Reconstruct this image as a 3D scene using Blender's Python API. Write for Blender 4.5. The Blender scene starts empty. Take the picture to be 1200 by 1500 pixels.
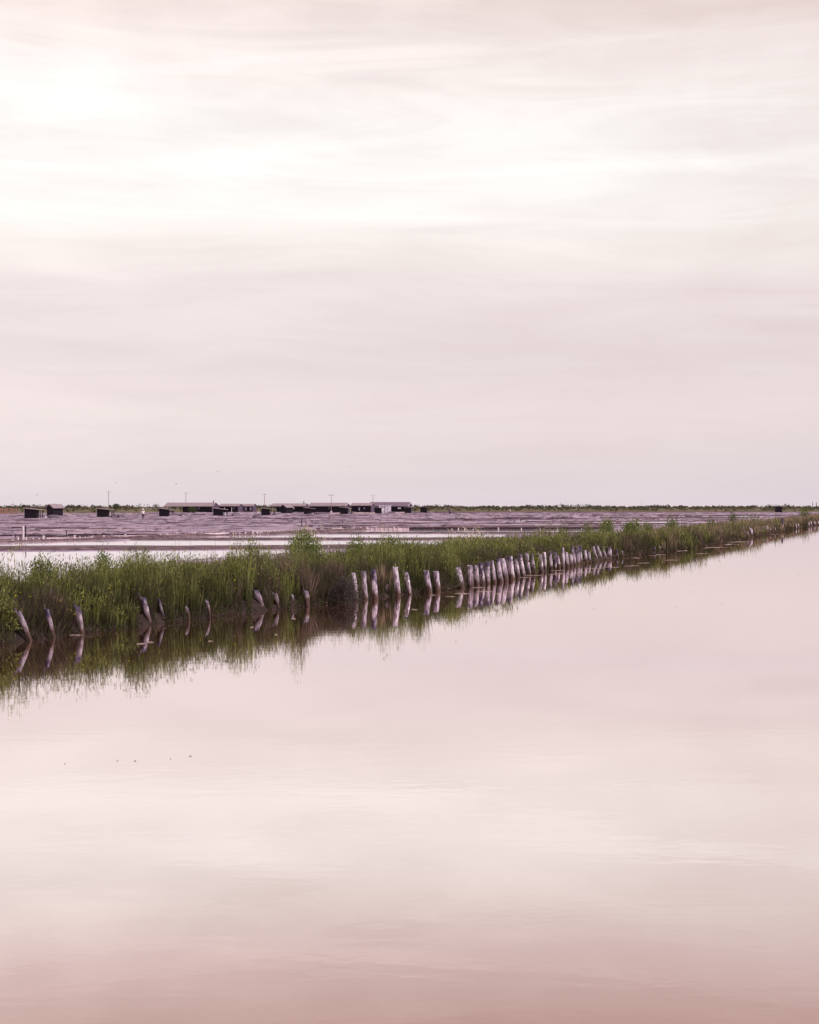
import bpy, bmesh, math, random
import numpy as np
from mathutils import Vector, Matrix, noise as mnoise
R = math.radians
random.seed(7); rng = np.random.default_rng(7)
S = bpy.context.scene
COL = S.collection

# ------------------------------------------------------------------ camera, world, sun, exposure
H = 2.2            # eye height above the canal
F = 2083.0         # focal length in photo pixels (50 mm on 36 mm tall)
YH = 742.0         # horizon row
cd = bpy.data.cameras.new('camera'); cam = bpy.data.objects.new('camera', cd); COL.objects.link(cam)
cd.sensor_fit = 'VERTICAL'; cd.sensor_height = 36; cd.lens = 50.0; cd.clip_end = 12000; cd.clip_start = .1
cam.location = (0, 0, H); cam.rotation_euler = (R(90) - math.atan(8/F), 0, 0)
S.camera = cam
S.view_settings.view_transform = 'Standard'; S.view_settings.look = 'None'
S.view_settings.exposure = 0; S.view_settings.gamma = 1
S.render.resolution_x = 819; S.render.resolution_y = 1024

SUN_EL, SUN_AZ = 36, 108       # azimuth clockwise from +Y: right and behind the camera
def srgb(r, g, b):
    f = lambda c: (c/255/12.92 if c/255 <= .04045 else ((c/255+.055)/1.055)**2.4)
    return (f(r), f(g), f(b), 1)

w = bpy.data.worlds.new('World'); S.world = w; w.use_nodes = True
nt = w.node_tree; nt.nodes.clear()
def N(t, typ, **kw):
    n = t.nodes.new(typ)
    for k, v in kw.items(): setattr(n, k, v)
    return n
def math_node(t, op, a, b=None, c=None, clamp=False):
    n = N(t, 'ShaderNodeMath', operation=op); n.use_clamp = clamp
    for i, v in enumerate((a, b, c)):
        if v is None: continue
        if hasattr(v, 'is_output'): t.links.new(v, n.inputs[i])
        else: n.inputs[i].default_value = v
    return n.outputs[0]
def ramp(t, fac, stops, interp='LINEAR'):
    n = N(t, 'ShaderNodeValToRGB'); cr = n.color_ramp; cr.interpolation = interp
    while len(cr.elements) < len(stops): cr.elements.new(.5)
    for e, (p, c) in zip(cr.elements, stops):
        e.position = p; e.color = c if len(c) == 4 else (*c, 1)
    t.links.new(fac, n.inputs[0]); return n.outputs[0]
def mixc(t, fac, a, b, mode='MIX'):
    n = N(t, 'ShaderNodeMix', data_type='RGBA', blend_type=mode)
    for s, v in ((n.inputs[0], fac), (n.inputs[6], a), (n.inputs[7], b)):
        if hasattr(v, 'is_output'): t.links.new(v, s)
        elif isinstance(v, (int, float)): s.default_value = v
        else: s.default_value = v if len(v) == 4 else (*v, 1)
    return n.outputs[2]
def noise_tex(t, vec, scale, detail=4, rough=.55, dist=0., msc=None, loc=None):
    if msc or loc:
        m = N(t, 'ShaderNodeMapping'); t.links.new(vec, m.inputs[0])
        if msc: m.inputs['Scale'].default_value = msc
        if loc: m.inputs['Location'].default_value = loc
        vec = m.outputs[0]
    n = N(t, 'ShaderNodeTexNoise'); t.links.new(vec, n.inputs['Vector'])
    n.inputs['Scale'].default_value = scale; n.inputs['Detail'].default_value = detail
    n.inputs['Roughness'].default_value = rough; n.inputs['Distortion'].default_value = dist
    return n.outputs['Fac']

tc = N(nt, 'ShaderNodeTexCoord'); gen = tc.outputs['Generated']
sx = N(nt, 'ShaderNodeSeparateXYZ'); nt.links.new(gen, sx.inputs[0])
sky = N(nt, 'ShaderNodeTexSky', sky_type='NISHITA'); sky.sun_disc = False
sky.sun_elevation = R(SUN_EL); sky.sun_rotation = R(SUN_AZ)
# warp the height a little so that the cloud bands are not level
wob = noise_tex(nt, gen, 1.6, 3, .5, .3, (1, 1, 4), (3.1, 1.7, 0))
zz = math_node(nt, 'ADD', sx.outputs['Z'], math_node(nt, 'MULTIPLY', math_node(nt, 'SUBTRACT', wob, .5), .08))
cloud = ramp(nt, zz, [
    (0.000, srgb(226, 213, 219)), (0.030, srgb(234, 221, 221)), (0.060, srgb(238, 225, 223)),
    (0.095, srgb(233, 219, 220)), (0.130, srgb(237, 224, 223)), (0.170, srgb(244, 234, 230)),
    (0.205, srgb(250, 243, 239)), (0.235, srgb(253, 248, 245)), (0.270, srgb(252, 246, 242)),
    (0.305, srgb(247, 235, 232)), (0.335, srgb(238, 223, 218)), (0.385, srgb(220, 192, 184)),
    (0.60, srgb(205, 185, 182)), (1.0, srgb(198, 182, 184))])
n1 = noise_tex(nt, gen, 2.6, 5, .58, .9, (1.0, 1.0, 3.2))
n2 = noise_tex(nt, gen, 3.6, 7, .62, .9, (1.2, 1.2, 11.0), (5, 2, 1))
n3 = noise_tex(nt, gen, 2.2, 3, .5, .2, (1.6, 1.6, 3.0), (9, 4, 3))
amt = N(nt, 'ShaderNodeMapRange'); nt.links.new(sx.outputs['Z'], amt.inputs[0])
amt.inputs[1].default_value = .02; amt.inputs[2].default_value = .30; amt.inputs[3].default_value = .38; amt.inputs[4].default_value = 1.3
v = math_node(nt, 'ADD', math_node(nt, 'MULTIPLY', math_node(nt, 'SUBTRACT', n1, .47), .34),
              math_node(nt, 'MULTIPLY', math_node(nt, 'SUBTRACT', n2, .5), .38))
v = math_node(nt, 'ADD', v, math_node(nt, 'MULTIPLY', math_node(nt, 'SUBTRACT', n3, .5), .22))
# the left of the view is a little brighter higher up
v = math_node(nt, 'ADD', v, math_node(nt, 'MULTIPLY', sx.outputs['X'], -.25))
v = math_node(nt, 'ADD', math_node(nt, 'MULTIPLY', v, amt.outputs[0]), 1.0)
vm = N(nt, 'ShaderNodeVectorMath', operation='SCALE'); nt.links.new(cloud, vm.inputs[0]); nt.links.new(v, vm.inputs['Scale'])
bg1 = N(nt, 'ShaderNodeBackground'); dk = math_node(nt, 'MAXIMUM', math_node(nt, 'SUBTRACT', 1.0, v), 0.0)
cx_ = N(nt, 'ShaderNodeCombineXYZ'); nt.links.new(math_node(nt, 'MULTIPLY', dk, .34), cx_.inputs[0]); nt.links.new(math_node(nt, 'MULTIPLY', dk, .08), cx_.inputs[1]); nt.links.new(math_node(nt, 'MULTIPLY', dk, .10), cx_.inputs[2])
va = N(nt, 'ShaderNodeVectorMath', operation='ADD'); nt.links.new(vm.outputs[0], va.inputs[0]); nt.links.new(cx_.outputs[0], va.inputs[1])
nt.links.new(va.outputs[0], bg1.inputs[0]); bg1.inputs[1].default_value = 1.0
bg2 = N(nt, 'ShaderNodeBackground'); nt.links.new(sky.outputs[0], bg2.inputs[0]); bg2.inputs[1].default_value = .1
ms = N(nt, 'ShaderNodeMixShader'); ms.inputs[0].default_value = .012
nt.links.new(bg1.outputs[0], ms.inputs[1]); nt.links.new(bg2.outputs[0], ms.inputs[2])
wo = N(nt, 'ShaderNodeOutputWorld'); nt.links.new(ms.outputs[0], wo.inputs[0])

sl = bpy.data.lights.new('sun', 'SUN'); sl.energy = 2.8; sl.angle = R(12); sl.color = (1, .93, .9)
so = bpy.data.objects.new('sun', sl); COL.objects.link(so)
sd = Vector((math.sin(R(SUN_AZ))*math.cos(R(SUN_EL)), math.cos(R(SUN_AZ))*math.cos(R(SUN_EL)), math.sin(R(SUN_EL))))
so.rotation_euler = (-sd).to_track_quat('-Z', 'Y').to_euler()

# ------------------------------------------------------------------ helpers
def W(x, y, z=0.0):
    """ground point at height z seen at photo pixel x, y"""
    D = (H - z)*F/(y - YH)
    return Vector(((x-600)/F*D, D, z))
def WD(x, y, D):
    return Vector(((x-600)/F*D, D, H - (y-YH)*D/F))

def tag(o, label=None, cat=None, group=None, kind=None):
    if label: o['label'] = label
    if cat: o['category'] = cat
    if group: o['group'] = group
    if kind: o['kind'] = kind
    return o
def empty(name, loc, rz=0):
    o = bpy.data.objects.new(name, None); COL.objects.link(o); o.location = loc; o.rotation_euler = (0, 0, rz)
    o.empty_display_size = .2
    return o
class MB:
    def __init__(s): s.v = []; s.f = []
    def add(s, vs, fs):
        b = len(s.v); s.v += [tuple(p) for p in vs]; s.f += [tuple(i+b for i in f) for f in fs]
    def box(s, x0, x1, y0, y1, z0, z1):
        s.add([(x0,y0,z0),(x1,y0,z0),(x1,y1,z0),(x0,y1,z0),(x0,y0,z1),(x1,y0,z1),(x1,y1,z1),(x0,y1,z1)],
              [(0,3,2,1),(4,5,6,7),(0,1,5,4),(1,2,6,5),(2,3,7,6),(3,0,4,7)])
    def hexa(s, p):   # 8 points, bottom ring then top ring
        s.add(p, [(0,3,2,1),(4,5,6,7),(0,1,5,4),(1,2,6,5),(2,3,7,6),(3,0,4,7)])
    def tube(s, pts, rad, n=6, cap=True):
        pts = [Vector(p) for p in pts]; rings = []
        for i, p in enumerate(pts):
            d = (pts[min(i+1, len(pts)-1)] - pts[max(i-1, 0)]).normalized()
            a = d.cross(Vector((0, 1, .01))).normalized() if abs(d.y) < .95 else d.cross(Vector((1, 0, 0))).normalized()
            b = d.cross(a)
            r = rad[i] if isinstance(rad, (list, tuple)) else rad
            rings.append([p + (a*math.cos(2*math.pi*k/n) + b*math.sin(2*math.pi*k/n))*r for k in range(n)])
        vs = [q for rr in rings for q in rr]; fs = []
        for i in range(len(rings)-1):
            for k in range(n):
                fs.append((i*n+k, i*n+(k+1) % n, (i+1)*n+(k+1) % n, (i+1)*n+k))
        if cap: fs.append(tuple(range(n))[::-1]); fs.append(tuple((len(rings)-1)*n+k for k in range(n)))
        s.add(vs, fs)
    def build(s, name, mat, parent=None, smooth=False):
        me = bpy.data.meshes.new(name); me.from_pydata(s.v, [], s.f); me.update()
        if smooth: me.polygons.foreach_set('use_smooth', [True]*len(me.polygons))
        bm = bmesh.new(); bm.from_mesh(me); bmesh.ops.recalc_face_normals(bm, faces=bm.faces); bm.to_mesh(me); bm.free()
        o = bpy.data.objects.new(name, me); COL.objects.link(o)
        if mat: me.materials.append(mat)
        if parent: o.parent = parent
        return o
def sheet(name, verts, faces, mat, parent=None):
    me = bpy.data.meshes.new(name); me.from_pydata([tuple(v) for v in verts], [], faces); me.update()
    o = bpy.data.objects.new(name, me); COL.objects.link(o); me.materials.append(mat)
    if parent: o.parent = parent
    return o
def np_mesh(name, verts, loops, totals, mat, tint=None, parent=None, smooth=False):
    me = bpy.data.meshes.new(name)
    verts = np.asarray(verts, np.float32); loops = np.asarray(loops, np.int32); totals = np.asarray(totals, np.int32)
    me.vertices.add(len(verts)); me.vertices.foreach_set('co', verts.ravel())
    me.loops.add(len(loops)); me.loops.foreach_set('vertex_index', loops)
    me.polygons.add(len(totals)); st = np.concatenate([[0], np.cumsum(totals)[:-1]]).astype(np.int32)
    me.polygons.foreach_set('loop_start', st); me.polygons.foreach_set('loop_total', totals)
    if smooth: me.polygons.foreach_set('use_smooth', np.ones(len(totals), bool))
    me.update(calc_edges=True)
    if tint is not None:
        a = me.attributes.new('tint', 'FLOAT_COLOR', 'POINT')
        a.data.foreach_set('color', np.concatenate([tint, np.ones((len(tint), 1))], 1).astype(np.float32).ravel())
    me.materials.append(mat)
    o = bpy.data.objects.new(name, me); COL.objects.link(o)
    if parent: o.parent = parent
    return o
# smooth value noise for numpy arrays
_T = rng.random((256, 256))
def vn(x, y):
    x = np.asarray(x, float); y = np.asarray(y, float)
    xi = np.floor(x).astype(int); yi = np.floor(y).astype(int); fx = x-xi; fy = y-yi
    fx = fx*fx*(3-2*fx); fy = fy*fy*(3-2*fy)
    g = lambda a, b: _T[a & 255, b & 255]
    return (g(xi, yi)*(1-fx)+g(xi+1, yi)*fx)*(1-fy) + (g(xi, yi+1)*(1-fx)+g(xi+1, yi+1)*fx)*fy
def fbm(x, y): return (vn(x, y) + .5*vn(x*2.1+7, y*2.1+3) + .25*vn(x*4.3+1, y*4.3+9))/1.75

# ------------------------------------------------------------------ materials
def mat(name):
    m = bpy.data.materials.new(name); m.use_nodes = True; t = m.node_tree
    return m, t, t.nodes['Principled BSDF']
def simple(name, col, rough=.8, var=.25, scale=3., msc=(1, 1, 1), bump=0, tint2=None, spec=.3):
    m, t, p = mat(name)
    c = N(t, 'ShaderNodeTexCoord'); n = noise_tex(t, c.outputs['Object'], scale, 5, .6, 0, msc)
    a = tuple(x*(1-var) for x in col[:3]); b = tint2[:3] if tint2 else tuple(min(1, x*(1+var)) for x in col[:3])
    t.links.new(ramp(t, n, [(.3, a), (.7, b)]), p.inputs['Base Color'])
    p.inputs['Roughness'].default_value = rough; p.inputs['Specular IOR Level'].default_value = spec
    if bump:
        bn = N(t, 'ShaderNodeBump'); bn.inputs['Distance'].default_value = bump; t.links.new(n, bn.inputs['Height'])
        t.links.new(bn.outputs[0], p.inputs['Normal'])
    return m

def water_material(name, body, power, bumps, tintc=(1, .985, .98)):
    m, t, p = mat(name); t.nodes.remove(p)
    out = [n for n in t.nodes if n.type == 'OUTPUT_MATERIAL'][0]
    g = N(t, 'ShaderNodeNewGeometry'); pos = g.outputs['Position']
    hsum = None
    for sc, msc, k in bumps:
        n = noise_tex(t, pos, sc, 2, .5, .2, msc); n = math_node(t, 'MULTIPLY', n, k)
        hsum = n if hsum is None else math_node(t, 'ADD', hsum, n)
    # calm and slightly ruffled areas
    area = noise_tex(t, pos, .06, 3, .5, .5, (1, 2.2, 1))
    areaf = ramp(t, area, [(.35, (.25,)*3), (.65, (1,)*3)])
    hsum = math_node(t, 'MULTIPLY', hsum, areaf)
    bn = N(t, 'ShaderNodeBump'); bn.inputs['Strength'].default_value = 1; bn.inputs['Distance'].default_value = 1
    t.links.new(hsum, bn.inputs['Height'])
    gl = N(t, 'ShaderNodeBsdfGlossy'); gl.inputs['Roughness'].default_value = .012; gl.inputs['Color'].default_value = (*tintc, 1)
    t.links.new(bn.outputs[0], gl.inputs['Normal'])
    murk = noise_tex(t, pos, .12, 4, .55, .4)
    df = N(t, 'ShaderNodeBsdfDiffuse')
    t.links.new(ramp(t, murk, [(.3, tuple(c*.88 for c in body)), (.7, tuple(c*1.1 for c in body))]), df.inputs['Color'])
    lw = N(t, 'ShaderNodeLayerWeight'); lw.inputs['Blend'].default_value = .5
    fac = math_node(t, 'POWER', lw.outputs['Facing'], power) if not isinstance(power, list) else ramp(t, lw.outputs['Facing'], power)
    mx = N(t, 'ShaderNodeMixShader'); t.links.new(fac, mx.inputs[0])
    t.links.new(df.outputs[0], mx.inputs[1]); t.links.new(gl.outputs[0], mx.inputs[2])
    t.links.new(mx.outputs[0], out.inputs['Surface'])
    return m
M = {}
M['canal'] = water_material('canal_water', (.26, .105, .078), [(0, (.05,)*3), (.60, (.32,)*3), (.66, (.42,)*3), (.70, (.54,)*3), (.76, (.77,)*3), (.82, (.89,)*3), (.88, (.95,)*3), (.93, (.975,)*3), (1, (.995,)*3)],
    [(6.0, (1, 1.5, 1), .0005), (1.6, (1, 2.2, 1), .0010)], (1, .95, .945))
M['wet'] = water_material('wet_mud', (.34, .27, .36), 5.0, [(3.0, (1, 2, 1), .001)], (1, .99, 1))
M['pan_water'] = water_material('pan_water', (.86, .83, .93), 7.0, [(3.0, (1, 2, 1), .0012)], (1, .99, 1))

def ground_material():
    m, t, p = mat('salt_mud')
    g = N(t, 'ShaderNodeNewGeometry'); pos = g.outputs['Position']
    n1 = noise_tex(t, pos, .9, 6, .65, .3, (.22, .16, 1))
    n2 = noise_tex(t, pos, 1.0, 5, .7, .2, (.6, .5, 1), (30, 0, 0))
    n3 = noise_tex(t, pos, .05, 3, .5, .2, (.5, 1, 1))
    c = ramp(t, n1, [(.30, srgb(104, 86, 108)), (.43, srgb(150, 130, 158)), (.55, srgb(172, 152, 178)), (.68, srgb(208, 192, 210))])
    c = mixc(t, math_node(t, 'MULTIPLY', ramp(t, n2, [(.55, (0,)*3), (.68, (1,)*3)]), .75), c, srgb(72, 56, 72))
    c = mixc(t, ramp(t, n3, [(.45, (0,)*3), (.7, (.45,)*3)]), c, srgb(182, 158, 172))
    t.links.new(c, p.inputs['Base Color'])
    p.inputs['Roughness'].default_value = .7; p.inputs['Specular IOR Level'].default_value = .3
    return m
M['flat'] = ground_material()
M['dyke'] = simple('dyke_mud', srgb(66, 50, 58), .95, .45, 2.2, (1, 1, 1), .03, srgb(134, 108, 118))
M['bund'] = simple('bund_mud', srgb(118, 100, 122), .95, .4, .6, (1, 1, 1), 0, srgb(192, 172, 190))
M['darkbund'] = simple('dark_bund_mud', srgb(58, 44, 54), .95, .4, .6, (1, 1, 1), 0, srgb(104, 84, 98))
M['bankmud'] = simple('bank_mud', srgb(34, 27, 27), .9, .5, 3.5, (1, 1, 2), .04, srgb(70, 54, 52))
M['ground'] = simple('far_ground', srgb(110, 96, 92), .95, .2, .02)
M['levee'] = simple('levee_turf', srgb(92, 92, 58), .95, .3, .06, (.6, 1.5, 1), 0, srgb(122, 106, 88))

def foliage_material(name, trans=.3):
    m, t, p = mat(name)
    out = [n for n in t.nodes if n.type == 'OUTPUT_MATERIAL'][0]
    a = N(t, 'ShaderNodeAttribute', attribute_name='tint')
    t.links.new(a.outputs['Color'], p.inputs['Base Color']); p.inputs['Roughness'].default_value = .6
    p.inputs['Specular IOR Level'].default_value = .25
    tr = N(t, 'ShaderNodeBsdfTranslucent'); t.links.new(a.outputs['Color'], tr.inputs['Color'])
    mx = N(t, 'ShaderNodeMixShader'); mx.inputs[0].default_value = trans
    t.links.new(p.outputs[0], mx.inputs[1]); t.links.new(tr.outputs[0], mx.inputs[2])
    t.links.new(mx.outputs[0], out.inputs['Surface'])
    return m
M['leaf'] = foliage_material('foliage')
M['stem'] = simple('woody_stem', (.09, .06, .05), .9, .3, 9)

def wood_post_material():
    m, t, p = mat('weathered_post')
    c = N(t, 'ShaderNodeTexCoord'); ob = c.outputs['Object']; oi = N(t, 'ShaderNodeObjectInfo')
    off = N(t, 'ShaderNodeVectorMath', operation='ADD'); t.links.new(ob, off.inputs[0])
    cs = N(t, 'ShaderNodeCombineXYZ'); t.links.new(math_node(t, 'MULTIPLY', oi.outputs['Random'], 50), cs.inputs[0]); t.links.new(cs.outputs[0], off.inputs[1])
    v = off.outputs[0]
    st = noise_tex(t, v, 16, 5, .65, .2, (1, 1, .12))      # grain
    pt = noise_tex(t, v, 9, 4, .6, .3, (1, 1, .6))         # patches
    h = N(t, 'ShaderNodeAttribute', attribute_name='h').outputs['Fac']
    sc = N(t, 'ShaderNodeSeparateColor'); t.links.new(oi.outputs['Color'], sc.inputs[0])
    pale = ramp(t, st, [(.30, srgb(100, 84, 106)), (.43, srgb(170, 152, 174)), (.54, srgb(218, 202, 220)), (.66, srgb(238, 227, 240))])
    pk = noise_tex(t, v, 20, 4, .7, .4, (1, 1, .35), (4, 4, 4))
    pale = mixc(t, math_node(t, 'MULTIPLY', sc.outputs[1], .5), pale, srgb(96, 78, 88))
    pale = mixc(t, ramp(t, pk, [(.50, (0,)*3), (.62, (.85,)*3)]), pale, srgb(92, 76, 92))
    # dark lichen and rot near the top; strength kept per post in the object colour
    top = math_node(t, 'ADD', math_node(t, 'MULTIPLY', math_node(t, 'SUBTRACT', h, .62), 1.6), math_node(t, 'MULTIPLY', math_node(t, 'SUBTRACT', pt, .5), 3.2))
    top = math_node(t, 'ADD', top, math_node(t, 'SUBTRACT', math_node(t, 'MULTIPLY', sc.outputs[0], 1.6), .52))
    top = math_node(t, 'MULTIPLY', top, 1.5, clamp=True)
    c1 = mixc(t, top, pale, ramp(t, st, [(.3, srgb(44, 34, 52)), (.7, srgb(92, 76, 108))]))
    # brown water stain at the foot
    pz = N(t, 'ShaderNodeSeparateXYZ'); g = N(t, 'ShaderNodeNewGeometry'); t.links.new(g.outputs['Position'], pz.inputs[0])
    wet = math_node(t, 'SUBTRACT', 1.15, math_node(t, 'MULTIPLY', pz.outputs['Z'], 4.0))
    wet = math_node(t, 'ADD', wet, math_node(t, 'MULTIPLY', math_node(t, 'SUBTRACT', pt, .5), 2.4))
    wet = math_node(t, 'MULTIPLY', wet, 1.2, clamp=True)
    c2 = mixc(t, wet, c1, ramp(t, st, [(.3, srgb(42, 30, 28)), (.7, srgb(104, 78, 70))]))
    t.links.new(c2, p.inputs['Base Color']); p.inputs['Roughness'].default_value = .85
    bn = N(t, 'ShaderNodeBump'); bn.inputs['Distance'].default_value = .03; t.links.new(st, bn.inputs['Height']); t.links.new(bn.outputs[0], p.inputs['Normal'])
    return m
M['post'] = wood_post_material()
M['darkwood'] = simple('tarred_planks', srgb(30, 23, 33), .85, .4, 6, (4, 4, .2), .01)
M['sidewood'] = simple('grey_planks', srgb(88, 75, 92), .85, .3, 6, (4, 4, .2), .01)
M['roof'] = simple('pale_roof', srgb(156, 140, 148), .8, .2, 1.2, (3, .4, 1))
M['roofgrey'] = simple('grey_roof', srgb(124, 108, 128), .8, .15, 1.2, (3, .4, 1))
M['trim'] = simple('pale_trim', srgb(206, 190, 202), .7, .08)
M['white'] = simple('white_paint', srgb(222, 216, 228), .6, .06, 1.5)
M['glass'] = simple('dark_glass', srgb(70, 66, 82), .15, .1, spec=.6)
M['pale_win'] = simple('pale_shutter', srgb(170, 158, 182), .6, .1)
M['stake'] = simple('edging_stake', srgb(230, 212, 218), .9, .3, 8, (1, 1, .3), 0)
M['board'] = simple('edging_board', srgb(206, 184, 192), .9, .35, 1.1, (1, 1, 3), 0)
M['darkboard'] = simple('wet_board', srgb(66, 50, 60), .9, .3, 2)
M['boat'] = simple('grey_boat_paint', srgb(112, 98, 116), .7, .2, 3)
M['metal'] = simple('galvanised', srgb(150, 142, 152), .4, .15, 4, spec=.5)
M['rubber'] = simple('rubber', srgb(34, 30, 34), .8, .1)
M['pole'] = simple('rusty_mast', srgb(150, 104, 108), .8, .15, 3)
M['brownwood'] = simple('brown_pallet', srgb(166, 124, 108), .85, .3, 5, (1, 1, 3))
M['salt'] = simple('salt_block', srgb(212, 192, 190), .8, .12, 2)
M['skin'] = simple('skin', srgb(176, 128, 108), .6, .05)
M['hair'] = simple('dark_hair', srgb(40, 30, 30), .8, .1)
M['shirtw'] = simple('white_shirt', srgb(232, 228, 236), .8, .05)
M['shirtb'] = simple('blue_shirt', srgb(56, 60, 150), .8, .1)
M['trous'] = simple('dark_trousers', srgb(36, 30, 40), .85, .1)
M['bird'] = simple('gull_feather', srgb(120, 96, 104), .8, .15, 4)
M['foam'] = simple('foam', srgb(176, 154, 148), .8, .15, 5)
M['yellow'] = simple('yellow_petal', (.62, .52, .02), .6, .1)
M['straw'] = simple('straw', srgb(214, 192, 176), .8, .15, 5)
M['dead'] = simple('dead_stalk', srgb(138, 110, 104), .9, .25, 6)

# ------------------------------------------------------------------ shore line
SPX = [(-300, 992), (0, 944), (45, 938.5), (121, 930), (217, 917), (308, 906), (386, 895), (452, 889), (535, 878), (583, 873),
       (640, 867), (690, 859), (749, 848), (815, 834), (873, 823), (912, 815.5), (960, 810), (1014, 804), (1041, 799),
       (1079, 792), (1115, 784.5), (1150, 778), (1180, 772), (1200, 769)]
shore = [(-22.0, -12.0), (-12.5, 8.0)] + [tuple(W(x, y)[:2]) for x, y in SPX]
shore += [(75, 248), (120, 380), (165, 500), (215, 640)]
shore = np.array(shore)
seg = np.hypot(*np.diff(shore, axis=0).T); cum = np.concatenate([[0], np.cumsum(seg)]); LEN = cum[-1]
_ss = np.arange(0, LEN, .5)
_sx = np.interp(_ss, cum, shore[:, 0]); _sy = np.interp(_ss, cum, shore[:, 1])
k = np.ones(7)/7
def _sm(a): return np.convolve(np.pad(a, 3, mode='edge'), k, 'valid')
_sx = _sm(_sx); _sy = _sm(_sy)
_tx = np.gradient(_sx); _ty = np.gradient(_sy); _n = np.hypot(_tx, _ty); _nx = -_ty/_n; _ny = _tx/_n    # inland normal (left)
_nx = _sm(_sm(_nx)); _ny = _sm(_sm(_ny))
def bank_xy(s, t):
    return np.interp(s, _ss, _sx) + np.interp(s, _ss, _nx)*t, np.interp(s, _ss, _sy) + np.interp(s, _ss, _ny)*t
_PT = [-1.5, -.5, -.12, -.02, .08, .25, .7, 1.4, 2.6, 4.2, 5.8, 8.5]
_PZ = [-.5, -.3, -.06, .02, .14, .22, .32, .38, .38, .28, .12, .06]
def bank_z(s, t):
    s = np.asarray(s, float); t = np.asarray(t, float)
    e = (fbm(s*.9, t*0+5)-.5)*.22          # wandering waterline
    z = np.interp(t-e-.17, _PT, _PZ)
    return z + (fbm(s*1.7, t*2.3)-.5)*.16*np.clip(np.minimum(t+.3, 7.5-t), 0, 1)
def shoreX(D): return float(np.interp(D, _sy, _sx))

# ground to the horizon, water, mud flats
def rect(name, x0, x1, y0, y1, z, m, kind='structure'):
    o = sheet(name, [(x0, y0, z), (x1, y0, z), (x1, y1, z), (x0, y1, z)], [(0, 1, 2, 3)], m); return tag(o, kind=kind)
rect('ground', -5000, 5000, -1500, 8000, -.6, M['ground'])
Ds = [-12] + list(np.arange(-8, 200, 4.)) + list(np.arange(200, 641, 20.))
vs = []; fs = []
for D in Ds: vs += [(shoreX(D)-1.2, D, 0), (2500, D, 0)]
for i in range(len(Ds)-1): fs.append((2*i, 2*i+1, 2*i+3, 2*i+2))
b = len(vs); vs += [(-1200, -400, 0), (2500, -400, 0), (2500, -12, 0), (-1200, -12, 0)]; fs.append((b, b+1, b+2, b+3))
tag(sheet('canal_water', vs, fs, M['canal']), kind='structure')
vs = []; fs = []
for D in Ds: 
    s = float(np.interp(D, _sy, _ss)); bx, by = bank_xy(s, 7.4)
    vs += [(float(bx), float(by), .09), (-2500, float(by), .09)]
for i in range(len(Ds)-1): fs.append((2*i, 2*i+2, 2*i+3, 2*i+1))
tag(sheet('salt_flat', vs, fs, M['flat']), kind='structure')
rect('far_plain', -4500, 4500, 640, 7000, .05, M['ground'])

# the bank itself
ts = np.concatenate([np.arange(-1.5, 1.6, .12), np.arange(1.8, 8.6, .4)])
for nm, s0, s1, st in (('canal_bank', 0, LEN-1, .5),):
    ssx = np.concatenate([np.arange(0, 110, .22), np.arange(110, 230, .6), np.arange(230, LEN-1, 3)])
    SS, TT = np.meshgrid(ssx, ts, indexing='ij'); X, Y = bank_xy(SS, TT); Z = bank_z(SS, TT)
    V = np.stack([X, Y, Z], -1).reshape(-1, 3); ns, ntt = SS.shape
    i = np.arange(ns-1)[:, None]*ntt + np.arange(ntt-1)[None]
    Q = np.stack([i, i+ntt, i+ntt+1, i+1], -1).reshape(-1, 4)[:, ::-1]
    tag(np_mesh(nm, V, Q.ravel(), np.full(len(Q), 4), M['bankmud'], smooth=True), kind='structure')

# posts: foot x, y, head x, y, width in photo pixels, style, darkness, label
G1 = 'worn wooden stumps at the near left of the bank'
G2 = 'pale wooden posts standing spaced along the waterline'
G3 = 'close-set row of weathered bank posts'
G4 = 'short stumps beyond the close-set row'
G5 = 'far post stumps toward the right edge'
near = [
 (45, 939, 26, 891, 9, 'worn', .35, 'leaning grey stump with a thin foot, leftmost post of the bank'),
 (79.6, 935, 67, 889, 7, 'split', .45, 'slender leaning stump with rusty foot, second post from the left'),
 (121, 929.5, 112, 885, 9, 'split', .4, 'split stump with a bright pale edge beside a small white broken board'),
 (220, 915, 208, 872, 9, 'fork', .4, 'forked grey stump with a crosswise splinter on its head'),
 (242, 911.5, 231, 874, 5, 'worn', .45, 'thin leaning stump just right of the forked one'),
 (276.7, 909, 273.6, 888, 5.5, 'worn', .2, 'short pointed stump between two thin ones amid creeping plants'),
 (308, 905, 303, 878, 4.5, 'worn', .2, 'thin upright stump with a white tip and curved brown foot'),
 (359.5, 896, 355, 879.5, 3.4, 'worn', .2, 'tiny reddish stump hardly showing from the mud'),
 (386.5, 894, 373, 862, 10, 'split', .25, 'thick pale leaning stump with a sharp splintered head'),
 (408.5, 892, 402, 867, 8, 'fork', .15, 'pale stump with a side twig at its head and a dark knot'),
 (431.5, 889, 427, 869, 4.5, 'worn', .05, 'small slim whitish stump between two thicker pale ones'),
 (452, 888.5, 447, 863, 7.5, 'worn', .3, 'notched pale stump with a dark tip, last before the mauve bush')]
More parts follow.
